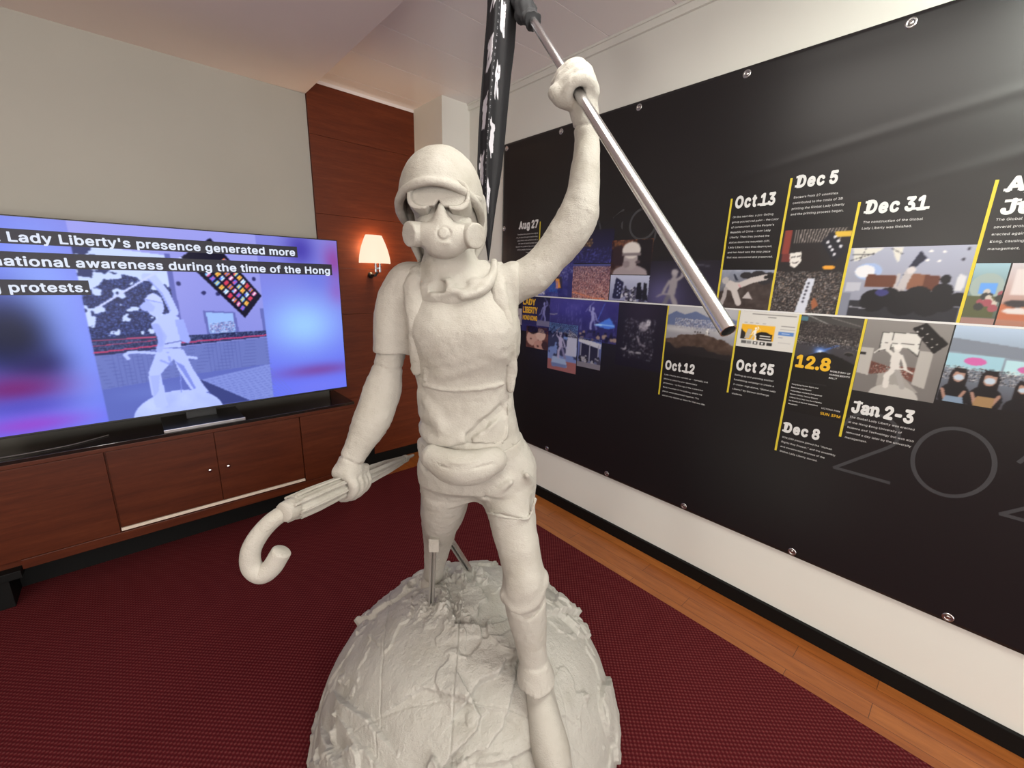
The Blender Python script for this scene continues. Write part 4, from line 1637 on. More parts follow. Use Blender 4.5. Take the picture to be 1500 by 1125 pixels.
    for txt, s, z, w, mat, bd in (('12.8', 1.982, 1.262, .128, 'amber_print', .04), ('WORLD DAY OF', 2.112, 1.259, .068, 'white_print', .01), ('HUMAN RIGHTS', 2.112, 1.245, .068, 'white_print', .01), ('RALLY', 2.112, 1.231, .028, 'white_print', .01),
                              ('A DECADE OF SELF DETERMINATION', 1.984, 1.196, .125, 'grey_print', .0), ('Hong Kong Human Rights and', 1.986, 1.180, .098, 'white_print', .01), ('Democracy Act Passed', 1.986, 1.165, .075, 'white_print', .01),
                              ('Police Siege: Humanity Extinguished', 1.986, 1.150, .116, 'white_print', .01), ('Election Victory, Tyranny Disarms', 1.986, 1.135, .104, 'white_print', .01), ('A March Since Then: You Got a Planning', 1.986, 1.120, .120, 'white_print', .01),
                              ('the Months of the Anti-Extradition', 1.986, 1.105, .108, 'white_print', .01), ('Movement', 1.986, 1.090, .036, 'white_print', .01), ('VICTORIA PARK', 2.108, 1.098, .066, 'white_print', .0), ('SUN 3PM', 2.108, 1.073, .070, 'amber_print', .01)):
        V, T = text_mesh(txt, 1, bd)
        k = w / V[:, 0].max()
        flat('poster_lettering', np.stack([V[:, 0] * k + s, V[:, 1] * k * (1.15 if txt == '12.8' else 1) + z], 1), T, M[mat], .0024 + LAY)
    # statue with flag in a white hall
    c = Canvas(104, 120, (150, 146, 142))
    c.grad((104, 100, 98), (132, 128, 126))
    c.poly([(.0, .38), (.26, .30), (1, .26), (1, 0), (0, 0)], (112, 108, 106))
    c.poly([(.22, .84), (.68, .86), (.70, .58), (.56, .66), (.40, .66), (.24, .58)], (206, 204, 200))
    for q in ([(.22, .84), (.68, .86)], [(.22, .70), (.68, .72)], [(.36, .85), (.36, .62)], [(.52, .86), (.52, .64)], [(.22, .84), (.22, .58), (.40, .66)], [(.68, .86), (.70, .56), (.56, .66)]):
        c.line(q, .004, (50, 48, 48))
    c.poly([(.0, .62), (.16, .62), (.16, .24), (.0, .26)], (172, 168, 164))
    c.poly([(.16, .44), (.36, .40), (.36, .30), (.16, .26)], (96, 60, 52))
    c.poly([(.54, .42), (.70, .42), (.72, .22), (.56, .28)], (104, 64, 56))
    c.speck((c.Y > .27) & (c.Y < .41) & (c.X > .17) & (c.X < .7), [(170, 166, 160), (60, 44, 42), (140, 72, 62)], .4)
    c.poly([(.70, .64), (.86, .64), (.86, .16), (.70, .20)], (168, 164, 160))
    c.poly([(.28, .28), (.5, .36), (.8, .1), (.6, .0), (.3, .0)], (150, 146, 142))
    c.ell(.52, .0, .30, .16, (178, 174, 170))
    figure(c, .46, .13, .58, (206, 202, 198), (156, 152, 150), -1)
    c.poly([(.56, .92), (.70, 1.0), (.99, .76), (.86, .62)], (24, 21, 23))
    V, T = text_mesh('光復香港', 1, .02)
    for row, (txt, bx, by) in enumerate((('光復香港', .665, .925), ('時代革命', .625, .878))):
        for k, ch in enumerate(txt):
            V, T = text_mesh(ch, 1, .012)
            V = V - V.mean(0)
            a = -.62
            V = V @ np.array([[math.cos(a), math.sin(a)], [-math.sin(a), math.cos(a)]])
            c.tris(V, T, (212, 208, 204), bx + k * .068, by - k * .060, .075, .066)
    c.rect(.0, .52, .07, .55, (26, 24, 26))
    photo(c, 2.196, 1.200, 2.433, 1.484, 'photo of the statue with its flag in a white hall')
    # people with masks
    c = Canvas(110, 120, (150, 160, 176))
    c.grad((70, 70, 78), (170, 190, 214))
    c.poly([(0, .84), (1, .74), (1, .62), (0, .66)], (120, 128, 142))
    c.rect(0, .45, .5, .64, (150, 190, 206))
    c.rect(.52, .45, .95, .62, (170, 206, 216))
    c.ell(.26, .56, .10, .05, (196, 96, 160))
    c.ell(.75, .52, .12, .05, (190, 96, 158))
    c.speck((c.Y < .48) & (c.Y > .3), [(60, 56, 60), (150, 150, 156), (30, 28, 32), (206, 200, 196)], .4)
    for x, y, s in ((.15, .36, 1.0), (.43, .36, 1.05), (.72, .3, .8), (.95, .34, .8)):
        c.ell(x, y - .02, .085 * s, .12 * s, (26, 22, 26))
        c.poly([(x - .078 * s, y), (x + .078 * s, y), (x + .085 * s, y - .20 * s), (x - .085 * s, y - .20 * s)], (28, 23, 26))
        c.ell(x + .005, y - .005, .056 * s, .080 * s, (170, 134, 120))
        c.poly([(x - .055 * s, y + .10 * s), (x + .06 * s, y + .10 * s), (x + .055 * s, y + .035 * s), (x - .05 * s, y + .05 * s)], (30, 24, 27))
        c.ell(x + .005, y - .025, .048 * s, .038 * s, (176, 192, 208))
        c.ell(x, y - .27, .15 * s, .17 * s, (24, 22, 26))
    for x in (.03, .24, .31, .55):
        c.line([(x, .16), (x + (.05 if x in (.03, .31) else -.05), .02)], .018, (160, 124, 110))
    c.poly([(.34, .0), (.52, .0), (.52, .13), (.36, .13)], (150, 120, 84))
    c.poly([(.06, .0), (.26, .0), (.24, .08), (.08, .08)], (120, 140, 164))
    photo(c, 2.437, 1.215, 2.70, 1.484, 'photo of people wearing face masks')

    # ---- grommets with screws
    def grommet(s, z):
        p = BP(s, z, .0)[()] - o
        b = bmesh.new()
        bmesh.ops.create_cone
        m = MB()
        m.bm.free()
        m.bm = b
        n, k = 24, 8
        R, r = .0125, .0042
        rings = []
        for i in range(n):
            a = 2 * PI * i / n
            rings.append([b.verts.new(Vector(p) + Vector((-(.0015 + r * .5 * math.sin(2 * PI * j / k)), (R + r * math.cos(2 * PI * j / k)) * math.cos(a), (R + r * math.cos(2 * PI * j / k)) * math.sin(a)))) for j in range(k)])
        for i in range(n):
            for j in range(k):
                b.faces.new((rings[i][j], rings[(i + 1) % n][j], rings[(i + 1) % n][(j + 1) % k], rings[i][(j + 1) % k]))
        g_ = m.build('grommet', M['steel'], t, True)
        sc = MB().lathe([(.0075, 0), (.0075, .0015), (.005, .0030), (.001, .0034)], Vector(p) + Vector((-.001, 0, 0)), (-1, 0, 0), 16)
        sc.build('screw', M['chrome'], g_, True)
    for s, z in ((.027, 2.485), (.536, 2.485), (1.077, 2.485), (1.604, 2.485), (2.131, 2.485), (2.66, 2.485), (.022, 1.955), (.022, 1.42), (.022, .90), (.022, .41),
                 (.545, .41), (1.073, .41), (1.588, .41), (2.112, .41), (2.626, .41), (3.15, .41)):
        grommet(s, z if z > .5 else .404)
    return t


banner()


# ================================================================== STATUE
# local axes of the statue: u to its left-hand side, v away from where it looks, z up; origin on the floor under the globe
YAW = 0.7376222
SX, SY = -.126 * math.cos(YAW) + 1.222 * math.sin(YAW), .126 * math.sin(YAW) + 1.222 * math.cos(YAW)

TORSO = [  # z, u, v, half width, half depth
    (1.640, -0.022, -0.085, 0.070, 0.055), (1.611, -0.019, -0.088, 0.118, 0.070), (1.577, -0.014, -0.092, 0.134, 0.082), (1.542, -0.007, -0.100, 0.138, 0.092),
    (1.473, -0.002, -0.110, 0.1371, 0.104), (1.418, 0.000, -0.110, 0.1360, 0.098), (1.354, 0.000, -0.110, 0.1287, 0.089), (1.296, 0.003, -0.110, 0.1237, 0.086),
    (1.248, 0.008, -0.110, 0.1241, 0.090), (1.188, 0.015, -0.110, 0.1294, 0.099), (1.148, 0.023, -0.110, 0.1400, 0.104), (1.081, 0.029, -0.104, 0.1545, 0.106), (1.035, 0.032, -0.102, 0.150, 0.098)]
LEG_R = [(-0.045, -0.085, 1.060, 0.0822), (-0.063, -0.072, 0.976, 0.0748), (-0.077, -0.042, 0.901, 0.0691), (-0.097, -0.002, 0.816, 0.0578), (-0.107, 0.028, 0.745, 0.0494), (-0.125, 0.068, 0.649, 0.0396), (-0.142, 0.108, 0.548, 0.0363), (-0.150, 0.138, 0.488, 0.0380)]
LEG_L = [(0.114, -0.118, 1.072, 0.0782), (0.125, -0.142, 1.019, 0.0720), (0.138, -0.172, 0.952, 0.0640), (0.145, -0.187, 0.919, 0.0614), (0.155, -0.202, 0.887, 0.0582), (0.163, -0.212, 0.852, 0.0563), (0.172, -0.222, 0.816, 0.0572), (0.172, -0.224, 0.774, 0.0590), (0.179, -0.225, 0.730, 0.0572), (0.185, -0.226, 0.686, 0.0548), (0.196, -0.231, 0.622, 0.0470), (0.205, -0.239, 0.559, 0.0405), (0.212, -0.246, 0.515, 0.0362)]
ARM_R = [(-0.145, -0.095, 1.575, 0.0548), (-0.178, -0.097, 1.529, 0.0478), (-0.192, -0.102, 1.462, 0.0426), (-0.195, -0.107, 1.418, 0.0383), (-0.210, -0.112, 1.356, 0.0390), (-0.221, -0.122, 1.303, 0.0490), (-0.233, -0.137, 1.264, 0.0500), (-0.244, -0.152, 1.230, 0.0485), (-0.274, -0.177, 1.163, 0.0365), (-0.292, -0.190, 1.125, 0.0285)]
ARM_L = [(0.095, -0.095, 1.575, 0.050), (0.128, -0.092, 1.590, 0.0483), (0.176, -0.092, 1.613, 0.0500), (0.217, -0.092, 1.661, 0.0457), (0.256, -0.092, 1.711, 0.0510), (0.282, -0.092, 1.765, 0.0480), (0.290, -0.087, 1.819, 0.0385), (0.293, -0.082, 1.879, 0.0340), (0.294, -0.072, 1.931, 0.0300), (0.291, -0.072, 1.963, 0.0275)]
POLE_A = Vector((0.4301, -0.622, 1.5361))
POLE_B = Vector((0.0790, 0.495, 2.5738))
UMB_A = Vector((-0.3552, -0.3755, 1.0904))     # handle end of the folded canopy
UMB_B = Vector((-0.2083, 0.128, 1.0018))       # tip


def front(u, z, off=0.0):
    """v of the torso's front at (u, z)"""
    T = np.array(sorted(TORSO))
    cu, cv, ru, rv = [np.interp(z, T[:, 0], T[:, i]) for i in (1, 2, 3, 4)]
    q = min(abs((u - cu) / (ru + off)), .999)
    return cv - (rv + off) * (1 - q ** 2.2) ** (1 / 2.2)


def on_front(pts, off=0.0, n=6):
    P = catmull([(u, 0, z) for u, z in pts], n)
    return [(p[0], front(p[0], p[2], off), p[2]) for p in P]


def fist(F, c, d, palm, r, fr, k=.006, s=1.0, thumb=1, sp=.021, spread=(300, 315, 305, 285)):
    """a closed hand around the axis d through c; palm points from the axis to the palm"""
    c, d = np.array(c), np.array(d) / np.linalg.norm(d)
    palm = np.array(palm) - d * np.dot(palm, d)
    palm /= np.linalg.norm(palm)
    e2 = np.cross(d, palm)
    R = np.stack([d, e2, palm])
    F.box(c + palm * (r + .016) * 1.0, (.043 * s, .030 * s, .016), .013, .012, R=R)
    for i in range(4):
        off = (-1.5 + i) * sp
        rr = r + fr * (1.02, 1.12, 1.06, .95)[i]
        f = fr * (1.0, 1.06, 1.0, .88)[i]
        A = np.radians(np.array([20, 75, 130, 185, 240, spread[i]]))
        pts = [c + d * off * (1 - .05 * j) + (palm * math.cos(a) + e2 * math.sin(a)) * (rr * (1.25 if j == 0 else 1.1 if j == 1 else 1)) for j, a in enumerate(A)]
        F.tube(pts, [f, f * 1.1, f * .96, f * 1.02, f * .92, f * .78], k, 3)
    if thumb:
        A = np.radians([-25, -60, -105, -150])
        o = [-.034, -.045, -.047, -.042]
        pts = [c + d * (o[j] * thumb * s) + (palm * math.cos(a) + e2 * math.sin(a)) * (r + fr * (1.6, 1.7, 1.45, 1.3)[j]) for j, a in enumerate(A)]
        F.tube(pts, [fr * 1.25, fr * 1.2, fr * 1.08, fr * .85], k, 3)


def statue():
    root = tag(empty('statue', (SX, SY, 0.012), -YAW), 'white painted statue in helmet and gas mask striding over a cracked globe', 'statue')
    dz = -0.012                       # the children are laid out from the floor

    def add(F, name, mat='plaster', parent=None, label=None, relax=1):
        F_ = F.build(name, M[mat], parent or root, relax)
        if parent is None:
            F_.location = (0, 0, dz)
        if label:
            F_['label'] = label
        return F_

    # ---------------- body: one continuous figure
    B = Field((-.37, -.33, .42), (.36, .20, 2.13), .0042)
    tz = [(z, u, v, ru - .007, rv - .007) for z, u, v, ru, rv in TORSO]
    B.loft(tz, 0, .02)
    B.tube([p[:3] for p in LEG_R], [p[3] - .006 for p in LEG_R], .03, 3)
    B.tube([p[:3] for p in LEG_L], [p[3] - .006 for p in LEG_L], .03, 3)
    B.tube([(-.03, -.09, 1.58), (-.04, -.09, 1.70)], .056, .03)
    B.ell((-.050, -.085, 1.762), (.080, .095, .110), .03)
    B.ell((-.047, -.165, 1.715), (.060, .035, .055), .02)
    B.tube([p[:3] for p in ARM_R], [p[3] for p in ARM_R], .025, 4)
    B.tube([p[:3] for p in ARM_L], [p[3] for p in ARM_L], .03, 4)
    # elbow and muscle shapes
    B.ell((.287, -.085, 1.752), (.035, .035, .045), .025)
    B.ell((-.214, -.10, 1.345), (.03, .035, .04), .02)
    # right hand on the umbrella, seen from the back of the hand
    H = np.array((-.2995, -.190, 1.0578))
    du = np.array(UMB_B - UMB_A)
    du /= np.linalg.norm(du)
    B.tube([(-.292, -.190, 1.125), (-.298, -.192, 1.100)], [.030, .037], .012, 1)
    fist(B, H, du, (-.10, -.35, .9), .019, .0120, .0035, 1.05, -1, .0215)
    # left hand on the pole
    dp = np.array(POLE_A - POLE_B)
    dp /= np.linalg.norm(dp)
    K = np.array(POLE_A) + (np.array(POLE_B) - np.array(POLE_A)) * .4925
    B.tube([(.291, -.072, 1.963), (.286, -.072, 1.990), (.280, -.072, 2.018)], [.0285, .034, .036], .014, 1)
    fist(B, K, dp, (.9, .0, -.35), .0140, .0160, .0045, 1.05, 1, .0245)
    B.ell(K + np.array((.006, .012, .024)), (.038, .036, .026), .008)
    B.tube([K + np.array((-.005, 0, -.02)), K + np.array((-.032, -.010, -.026)), K + np.array((-.047, -.012, -.018))], [.022, .020, .019], .014, 3)
    B.tube([K - dp * .2, K + dp * .2], .0125, .003, 1, 's')       # the hole the pole passes through
    # plaster joins: a cut round the right upper arm and at the wrists
    for c, ax, r, w in (((-.207, -.111, 1.364), (.16, .05, .98), .06, .0024), ((-.2905, -.189, 1.128), (.35, .2, .92), .05, .0028), ((.291, -.072, 1.962), (-.15, 0, .98), .045, .0024)):
        ax = np.array(ax) / np.linalg.norm(ax)
        B.engrave(lambda X, Y, Z: np.exp(-(((X - c[0]) * ax[0] + (Y - c[1]) * ax[1] + (Z - c[2]) * ax[2] + .003 * np.sin(X * 90)) / w) ** 2) * ((X - c[0]) ** 2 + (Y - c[1]) ** 2 + (Z - c[2]) ** 2 < r * r), .0050)
    B.rough(.0034, 22, 4, 3)
    B.rough(.0018, 70, 3, 9)
    add(B, 'body')

    # ---------------- shirt
    S = Field((-.27, -.28, 1.10), (.20, .03, 1.67), .004)
    S.loft([r for r in TORSO if r[0] > 1.07], .004, .01)
    for u in (-.058, .062):
        S.ell((u, -.165, 1.462), (.052, .048, .056), .07)
    S.tube([p[:3] for p in ARM_R[:3]] + [(-.196, -.107, 1.404)], [.062, .056, .051, .048], .03, 4)
    S.tube([(.085, -.092, 1.575), (.125, -.092, 1.590)], [.055, .055], .03, 1)
    S.keep(lambda X, Y, Z: (1.176 + .10 * np.maximum(Y + .12, 0) * 0 + .018 * np.sin(X * 14 + 1.5)) - Z)
    S.keep(lambda X, Y, Z: (np.abs(X + .03) - .165) * (Z < 1.60) * 0 - 1 + 0 * Z)
    S.keep(lambda X, Y, Z: np.where(X < -.13, 1.402 - .03 * (X + .2) - Z, -1.0) + 0 * Y)
    S.keep(lambda X, Y, Z: np.where(Z > 1.50, X - .137, -1.0) + 0 * Y)
    # folds of the cloth
    for pts, r, m in ((((-.115, 1.20), (-.06, 1.185), (0, 1.20), (.06, 1.235), (.09, 1.265)), .011, 'u'), (((-.105, 1.245), (-.075, 1.25), (-.05, 1.225)), .012, 'u'), (((-.09, 1.285), (-.07, 1.262)), .010, 'u'),
                      (((.02, 1.205), (.06, 1.24), (.10, 1.27)), .008, 's'), (((-.05, 1.36), (.0, 1.378), (.05, 1.40)), .006, 'u'), (((-.02, 1.40), (.03, 1.42), (.07, 1.445)), .005, 'u'), (((-.11, 1.30), (-.118, 1.24)), .009, 'u')):
        S.tube(on_front(pts, -.001), r, .022, 1, m)
    # raised seam across the belly and the edge of the front panel
    S.tube(on_front(((-.098, 1.332), (-.03, 1.326), (.05, 1.331), (.116, 1.340)), .006), .0042, .004, 1)
    S.tube(on_front(((.117, 1.455), (.118, 1.34), (.119, 1.25), (.117, 1.205), (.105, 1.186)), .006), .0040, .004, 1)
    S.tube(on_front(((.110, 1.45), (.111, 1.34), (.112, 1.25), (.110, 1.21)), .006), .0028, .003, 1, 's')
    S.tube(on_front(((-.098, 1.345), (-.092, 1.372)), .006), .0042, .004, 1)
    S.rough(.0032, 17, 4, 21)
    S.rough(.0014, 70, 2, 5)
    add(S, 'shirt')

    # ---------------- trousers
    T = Field((-.24, -.33, .40), (.28, .22, 1.19), .0042)
    T.loft([(z, u, v, ru, rv) for z, u, v, ru, rv in TORSO if z < 1.2] + [(1.005, .030, -.095, .120, .055), (.988, .028, -.10, .080, .035)], .002, .02)
    T.tube([p[:3] for p in LEG_R[:-1]], [p[3] for p in LEG_R[:-1]], .045, 4)
    T.tube([p[:3] for p in LEG_L], [p[3] for p in LEG_L], .045, 4)
    # knee, folds, pockets
    T.ell((.172, -.258, .795), (.045, .026, .048), .02)
    T.tube([(.118, -.252, .770), (.150, -.280, .752), (.195, -.275, .762), (.226, -.245, .800)], .010, .016, 4)
    T.ell((.226, -.225, .806), (.014, .024, .020), .012)
    T.ell((.122, -.235, .755), (.012, .024, .018), .012)
    T.tube([(.150, -.277, .735), (.185, -.275, .728), (.222, -.245, .745)], .007, .012, 4, 's')
    T.tube([(.068, -.20, .985), (.105, -.238, 1.000), (.150, -.236, .992), (.182, -.215, .985), (.196, -.20, 1.03)], .0042, .005, 4)
    T.tube([(.05, -.18, 1.02), (.09, -.21, 1.052), (.13, -.215, 1.085)], .007, .012, 4)
    T.tube([(.04, -.18, 1.04), (.10, -.215, 1.030), (.16, -.215, 1.055), (.19, -.19, 1.10)], .006, .012, 4, 's')
    T.tube([(.17, -.20, 1.10), (.185, -.17, 1.06)], .008, .014, 3)
    T.tube([(-.13, -.10, .99), (-.09, -.14, .975), (-.05, -.145, .985)], .005, .010, 4)
    T.tube([(-.13, -.06, .93), (-.10, -.10, .92), (-.06, -.11, .94)], .005, .010, 4, 's')
    # torn hip by the pouch on the right side
    T.tube([(-.125, -.11, 1.15), (-.112, -.15, 1.135), (-.098, -.18, 1.12)], .012, .014, 4)
    T.tube([(-.128, -.10, 1.12), (-.118, -.14, 1.11), (-.104, -.165, 1.10)], .006, .012, 4, 's')
    # flared cuff round the left ankle
    for t in np.linspace(0, 2 * PI, 26, endpoint=False):
        ct, st = math.cos(t), math.sin(t)
        T.tube([(.211 + .035 * ct, -.246 + .035 * st, .543), (.216 + .048 * ct, -.252 + .050 * st, .497 + .010 * st + .003 * math.sin(5 * t))], .0062, .005, 1)
    T.tube([(.211, -.246, .515), (.219, -.256, .455)], [.031, .047], .003, 1, 's')
    T.rough(.0028, 20, 4, 31)
    T.rough(.0013, 75, 2, 8)
    add(T, 'trousers')

    # ---------------- belt and waist pouch
    P = Field((-.17, -.30, 1.03), (.22, .04, 1.22), .0036)
    P.loft([(z, u, v, ru, rv) for z, u, v, ru, rv in TORSO if 1.07 < z < 1.19], .007, .004)
    P.keep(lambda X, Y, Z: np.abs(Z - (1.130 + .20 * (X - .05) * (X > .02))) - .024 + 0 * Y)
    P.rough(.002, 26, 3, 3)
    add(P, 'belt')
    P = Field((-.15, -.31, 1.05), (.15, -.10, 1.22), .0034)
    P.tube([(-.072, -.205, 1.146), (-.02, -.226, 1.130), (.03, -.228, 1.130), (.084, -.212, 1.144)], [.034, .045, .045, .034], .01, 6, 'u', (1, 1.15, 1))
    P.tube([(-.07, -.225, 1.160), (.0, -.262, 1.156), (.08, -.235, 1.164)], .004, .004, 5)
    P.tube([(-.07, -.236, 1.150), (.0, -.272, 1.142), (.085, -.245, 1.150)], .003, .004, 5, 's')
    P.rough(.0026, 24, 4, 12)
    add(P, 'waist_pouch')

    # ---------------- rucksack straps
    def strap(pts, off):
        F = Field((-.18, -.30, 1.28), (.20, .02, 1.68), .0036)
        q = [(p[0], front(p[0], p[1], .010) if p[2] is None else p[2], p[1]) for p in pts]
        F.tube(q, off, .006, 5, 'u', (1, 1.8, 1))
        F.rough(.003, 26, 4, 7)
        F.rough(.0015, 80, 2, 2)
        return F
    s = strap([(-.128, 1.612, -.075), (-.124, 1.605, -.12), (-.120, 1.565, None), (-.112, 1.50, None), (-.112, 1.43, None), (-.118, 1.37, None)], [.024, .026, .026, .024, .020, .014])
    s.tube(on_front(((-.092, 1.575), (-.088, 1.52), (-.090, 1.465)), .010), .0035, .004, 1, 's')
    add(s, 'rucksack_strap')
    s = strap([(.085, 1.622, -.085), (.086, 1.612, -.11), (.088, 1.57, None), (.104, 1.51, None), (.118, 1.45, None), (.124, 1.38, None), (.122, 1.32, None)], [.020, .021, .020, .019, .017, .015, .010])
    add(s, 'rucksack_strap')

    # ---------------- neck cloth
    N = Field((-.15, -.24, 1.49), (.13, .04, 1.71), .0034)
    N.loft([(1.685, -.045, -.110, .052, .066), (1.655, -.042, -.110, .060, .072), (1.615, -.030, -.105, .080, .078), (1.585, -.026, -.105, .090, .086), (1.556, -.022, -.112, .084, .088), (1.535, -.015, -.12, .060, .074)], 0, .01)
    ringp = [(-.022 + .092 * math.cos(t), -.105 + .088 * math.sin(t), 1.582 + .034 * math.sin(t)) for t in np.linspace(0, 2 * PI, 25)]
    N.tube(ringp, [.013] * 25, .012, 2)
    for k, (ph, am) in enumerate(((-.004, .016), (.018, .011))):
        N.tube([(-.02 + (.088 - k * .006) * math.cos(t), -.112 + (.094 - k * .008) * math.sin(t), 1.566 + ph + am * math.cos(t) * 1.2 + .006 * math.sin(3 * t)) for t in np.linspace(PI * 1.02, PI * 1.98, 14)], [.006] + [.011] * 12 + [.006], .010, 2)
    N.tube([(.072, -.105, 1.640), (.070, -.150, 1.605), (.045, -.190, 1.572), (.005, -.208, 1.556)], [.010, .012, .012, .008], .014, 5)
    N.tube([(-.098, -.110, 1.640), (-.100, -.140, 1.600), (-.088, -.175, 1.575)], [.009, .010, .008], .014, 5)
    N.box((-.056, -.200, 1.578), (.020, .016, .014), .004, .005, 's')
    N.ell((.015, -.205, 1.602), (.036, .020, .026), .02, 's')
    N.tube([(-.085, -.165, 1.655), (-.03, -.192, 1.650), (.01, -.180, 1.652)], .0028, .003, 4, 's')
    N.rough(.004, 22, 4, 14)
    N.rough(.0016, 70, 2, 3)
    add(N, 'neck_cloth')

    # ---------------- hair
    Hh = Field((-.19, -.14, 1.60), (.09, .10, 1.82), .0034)
    Hh.ell((-.05, -.005, 1.735), (.092, .075, .085), .01)
    for sgn, uu in ((-1, -.142), (1, .032)):
        Hh.tube([(uu, -.07, 1.79), (uu + sgn * .004, -.065, 1.735), (uu + sgn * .000, -.06, 1.69), (uu - sgn * .016, -.06, 1.645)], [.020, .017, .016, .009], .014, 4, 'u', (1.3, 1, 1))
        Hh.tube([(uu - sgn * .008, -.05, 1.78), (uu - sgn * .006, -.04, 1.71), (uu - sgn * .03, -.03, 1.65)], [.024, .022, .014], .014, 4)
    Hh.rough(.004, 30, 3, 4, sq=(1, 1, .35))
    add(Hh, 'hair')

    # ---------------- helmet
    E = Field((-.20, -.26, 1.68), (.08, .07, 1.93), .0033)
    hc = (-.060, -.094, 1.780)
    hr = (.103, .134, .126)
    rim = lambda u, v: np.maximum(1.797 - .47 * (v + .226), 1.702)
    E.ell(hc, hr, .004)
    lp = []
    for t in np.linspace(0, 2 * PI, 57):
        z_ = 1.75
        for _ in range(6):
            q = math.sqrt(max(1 - ((z_ - hc[2]) / hr[2]) ** 2, .3))
            u_, v_ = hc[0] + hr[0] * q * math.cos(t), hc[1] - hr[1] * q * math.sin(t)
            z_ = float(rim(u_, v_))
        lp.append((hc[0] + (u_ - hc[0]) * 1.03, hc[1] + (v_ - hc[1]) * 1.03, z_ + .003))
    E.keep(lambda X, Y, Z: rim(X, Y) - Z)
    E.tube(lp, .0085, .010, 1)
    E.ell((hc[0], hc[1], hc[2] - .006), (hr[0] - .011, hr[1] - .012, hr[2] - .013), .003, 's')
    E.rough(.0016, 14, 3, 2)
    E.rough(.0008, 80, 2, 3)
    add(E, 'helmet')

    # ---------------- goggles
    def goggle_frame(off, v0, v1, F, mode='u', k=.003):
        cx, cz = -.049, 1.776

        def f(X, Y, Z):
            x = X - cx
            ca, sa = math.cos(.24), math.sin(.24)
            Yr = ca * (Y + .2) + sa * -(Z - cz) - .2
            z = ca * (Z - cz) + sa * (Y + .2)
            qx, qz = np.abs(x) - (.071 - .027 + off), np.abs(z) - (.034 - .026 + off)
            d2 = np.sqrt(np.maximum(qx, 0) ** 2 + np.maximum(qz, 0) ** 2) + np.minimum(np.maximum(qx, qz), 0) - .0265
            # upper edge sags, nose notch from below
            nt = ((.040 - np.abs(x) * 1.5) - (z + .033)) * .56
            d2 = np.maximum(d2, nt + off)
            yc = Yr - 6.0 * x * x * .30                 # wraps round the face
            dv = np.maximum(v0 - yc, yc - v1)
            return np.maximum(d2, dv)
        return F.op(f, (cx - .085, v0 - .005, cz - .05), (cx + .085, v1 + .04, cz + .05), k, mode)
    G = Field((-.15, -.25, 1.70), (.05, -.08, 1.84), .0026)
    goggle_frame(0, -.216, -.140, G)
    goggle_frame(-.0085, -.240, -.2075, G, 's', .0025)
    G.rough(.0016, 40, 3, 6)
    gog = add(G, 'goggles', relax=1)
    L = Field((-.15, -.25, 1.70), (.05, -.10, 1.84), .0026)
    goggle_frame(-.0095, -.2085, -.199, L)
    L.rough(.001, 45, 3, 8)
    add(L, 'lens', parent=gog)
    St = Field((-.19, -.22, 1.72), (.09, -.02, 1.83), .003)
    for sgn, u0 in ((-1, -.118), (1, .020)):
        St.tube([(u0, -.180, 1.778), (u0 + sgn * .014, -.140, 1.782), (u0 + sgn * .020, -.08, 1.788)], .009, .004, 4, 'u', (1.8, 1.8, 1))
    add(St, 'strap', parent=gog)

    # ---------------- respirator
    Rf = Field((-.16, -.27, 1.62), (.08, -.10, 1.79), .0028)
    Rf.tube([(-.098, -.186, 1.695), (-.070, -.200, 1.692), (-.039, -.207, 1.690), (-.008, -.200, 1.692), (.020, -.186, 1.695)], [.0275, .029, .031, .029, .0275], .01, 4)
    Rf.ell((-.040, -.196, 1.668), (.044, .038, .028), .016)
    Rf.tube([(-.044, -.206, 1.757), (-.043, -.210, 1.742), (-.042, -.202, 1.710)], [.005, .011, .028], .012, 3)
    Rf.tube([(-.095, -.165, 1.728), (-.06, -.185, 1.722), (-.042, -.19, 1.722), (-.024, -.185, 1.722), (.012, -.165, 1.728)], .010, .012, 2)
    Rf.box((-.033, -.2305, 1.6735), (.0125, .008, .0035), .003, .004)
    Rf.engrave(lambda X, Y, Z: np.exp(-((np.hypot(X + .034, Z - 1.694) - .0140) / .0020) ** 2) * (Y < -.19), .0042)
    Rf.engrave(lambda X, Y, Z: (np.hypot(X + .034, Z - 1.694) < .0125) * (Y < -.19) * 1.0, -.0012)
    Rf.rough(.002, 36, 3, 7)
    rs = add(Rf, 'respirator')
    for sgn, u0 in ((-1, -.078), (1, -.003)):
        C_ = Field((-.17, -.27, 1.63), (.10, -.12, 1.75), .0026)
        a = np.array((u0 + sgn * .014, -.186, 1.695))
        b = a + np.array((sgn * .026, -.027, -.003))

        def cyl(X, Y, Z, a=a, b=b):
            d = (b - a) / np.linalg.norm(b - a)
            x, y, z = X - a[0], Y - a[1], Z - a[2]
            h = x * d[0] + y * d[1] + z * d[2]
            rr = np.sqrt(np.maximum(x * x + y * y + z * z - h * h, 0))
            L_ = np.linalg.norm(b - a)
            q1, q2 = rr - (.0285 - .004), np.abs(h - L_ / 2) - (L_ / 2 - .004)
            return np.sqrt(np.maximum(q1, 0) ** 2 + np.maximum(q2, 0) ** 2) + np.minimum(np.maximum(q1, q2), 0) - .004
        C_.op(cyl, np.minimum(a, b) - .04, np.maximum(a, b) + .04, .004)
        C_.rough(.0014, 50, 3, 7)
        add(C_, 'filter_canister', parent=rs)

    # ---------------- shoes
    def shoe(pts, rad, lo, hi, sole):
        F = Field(lo, hi, .0036)
        F.tube(pts, rad, .02, 5)
        F.tube(sole[0], sole[1], .006, 5)
        F.rough(.002, 24, 3, 5)
        return F
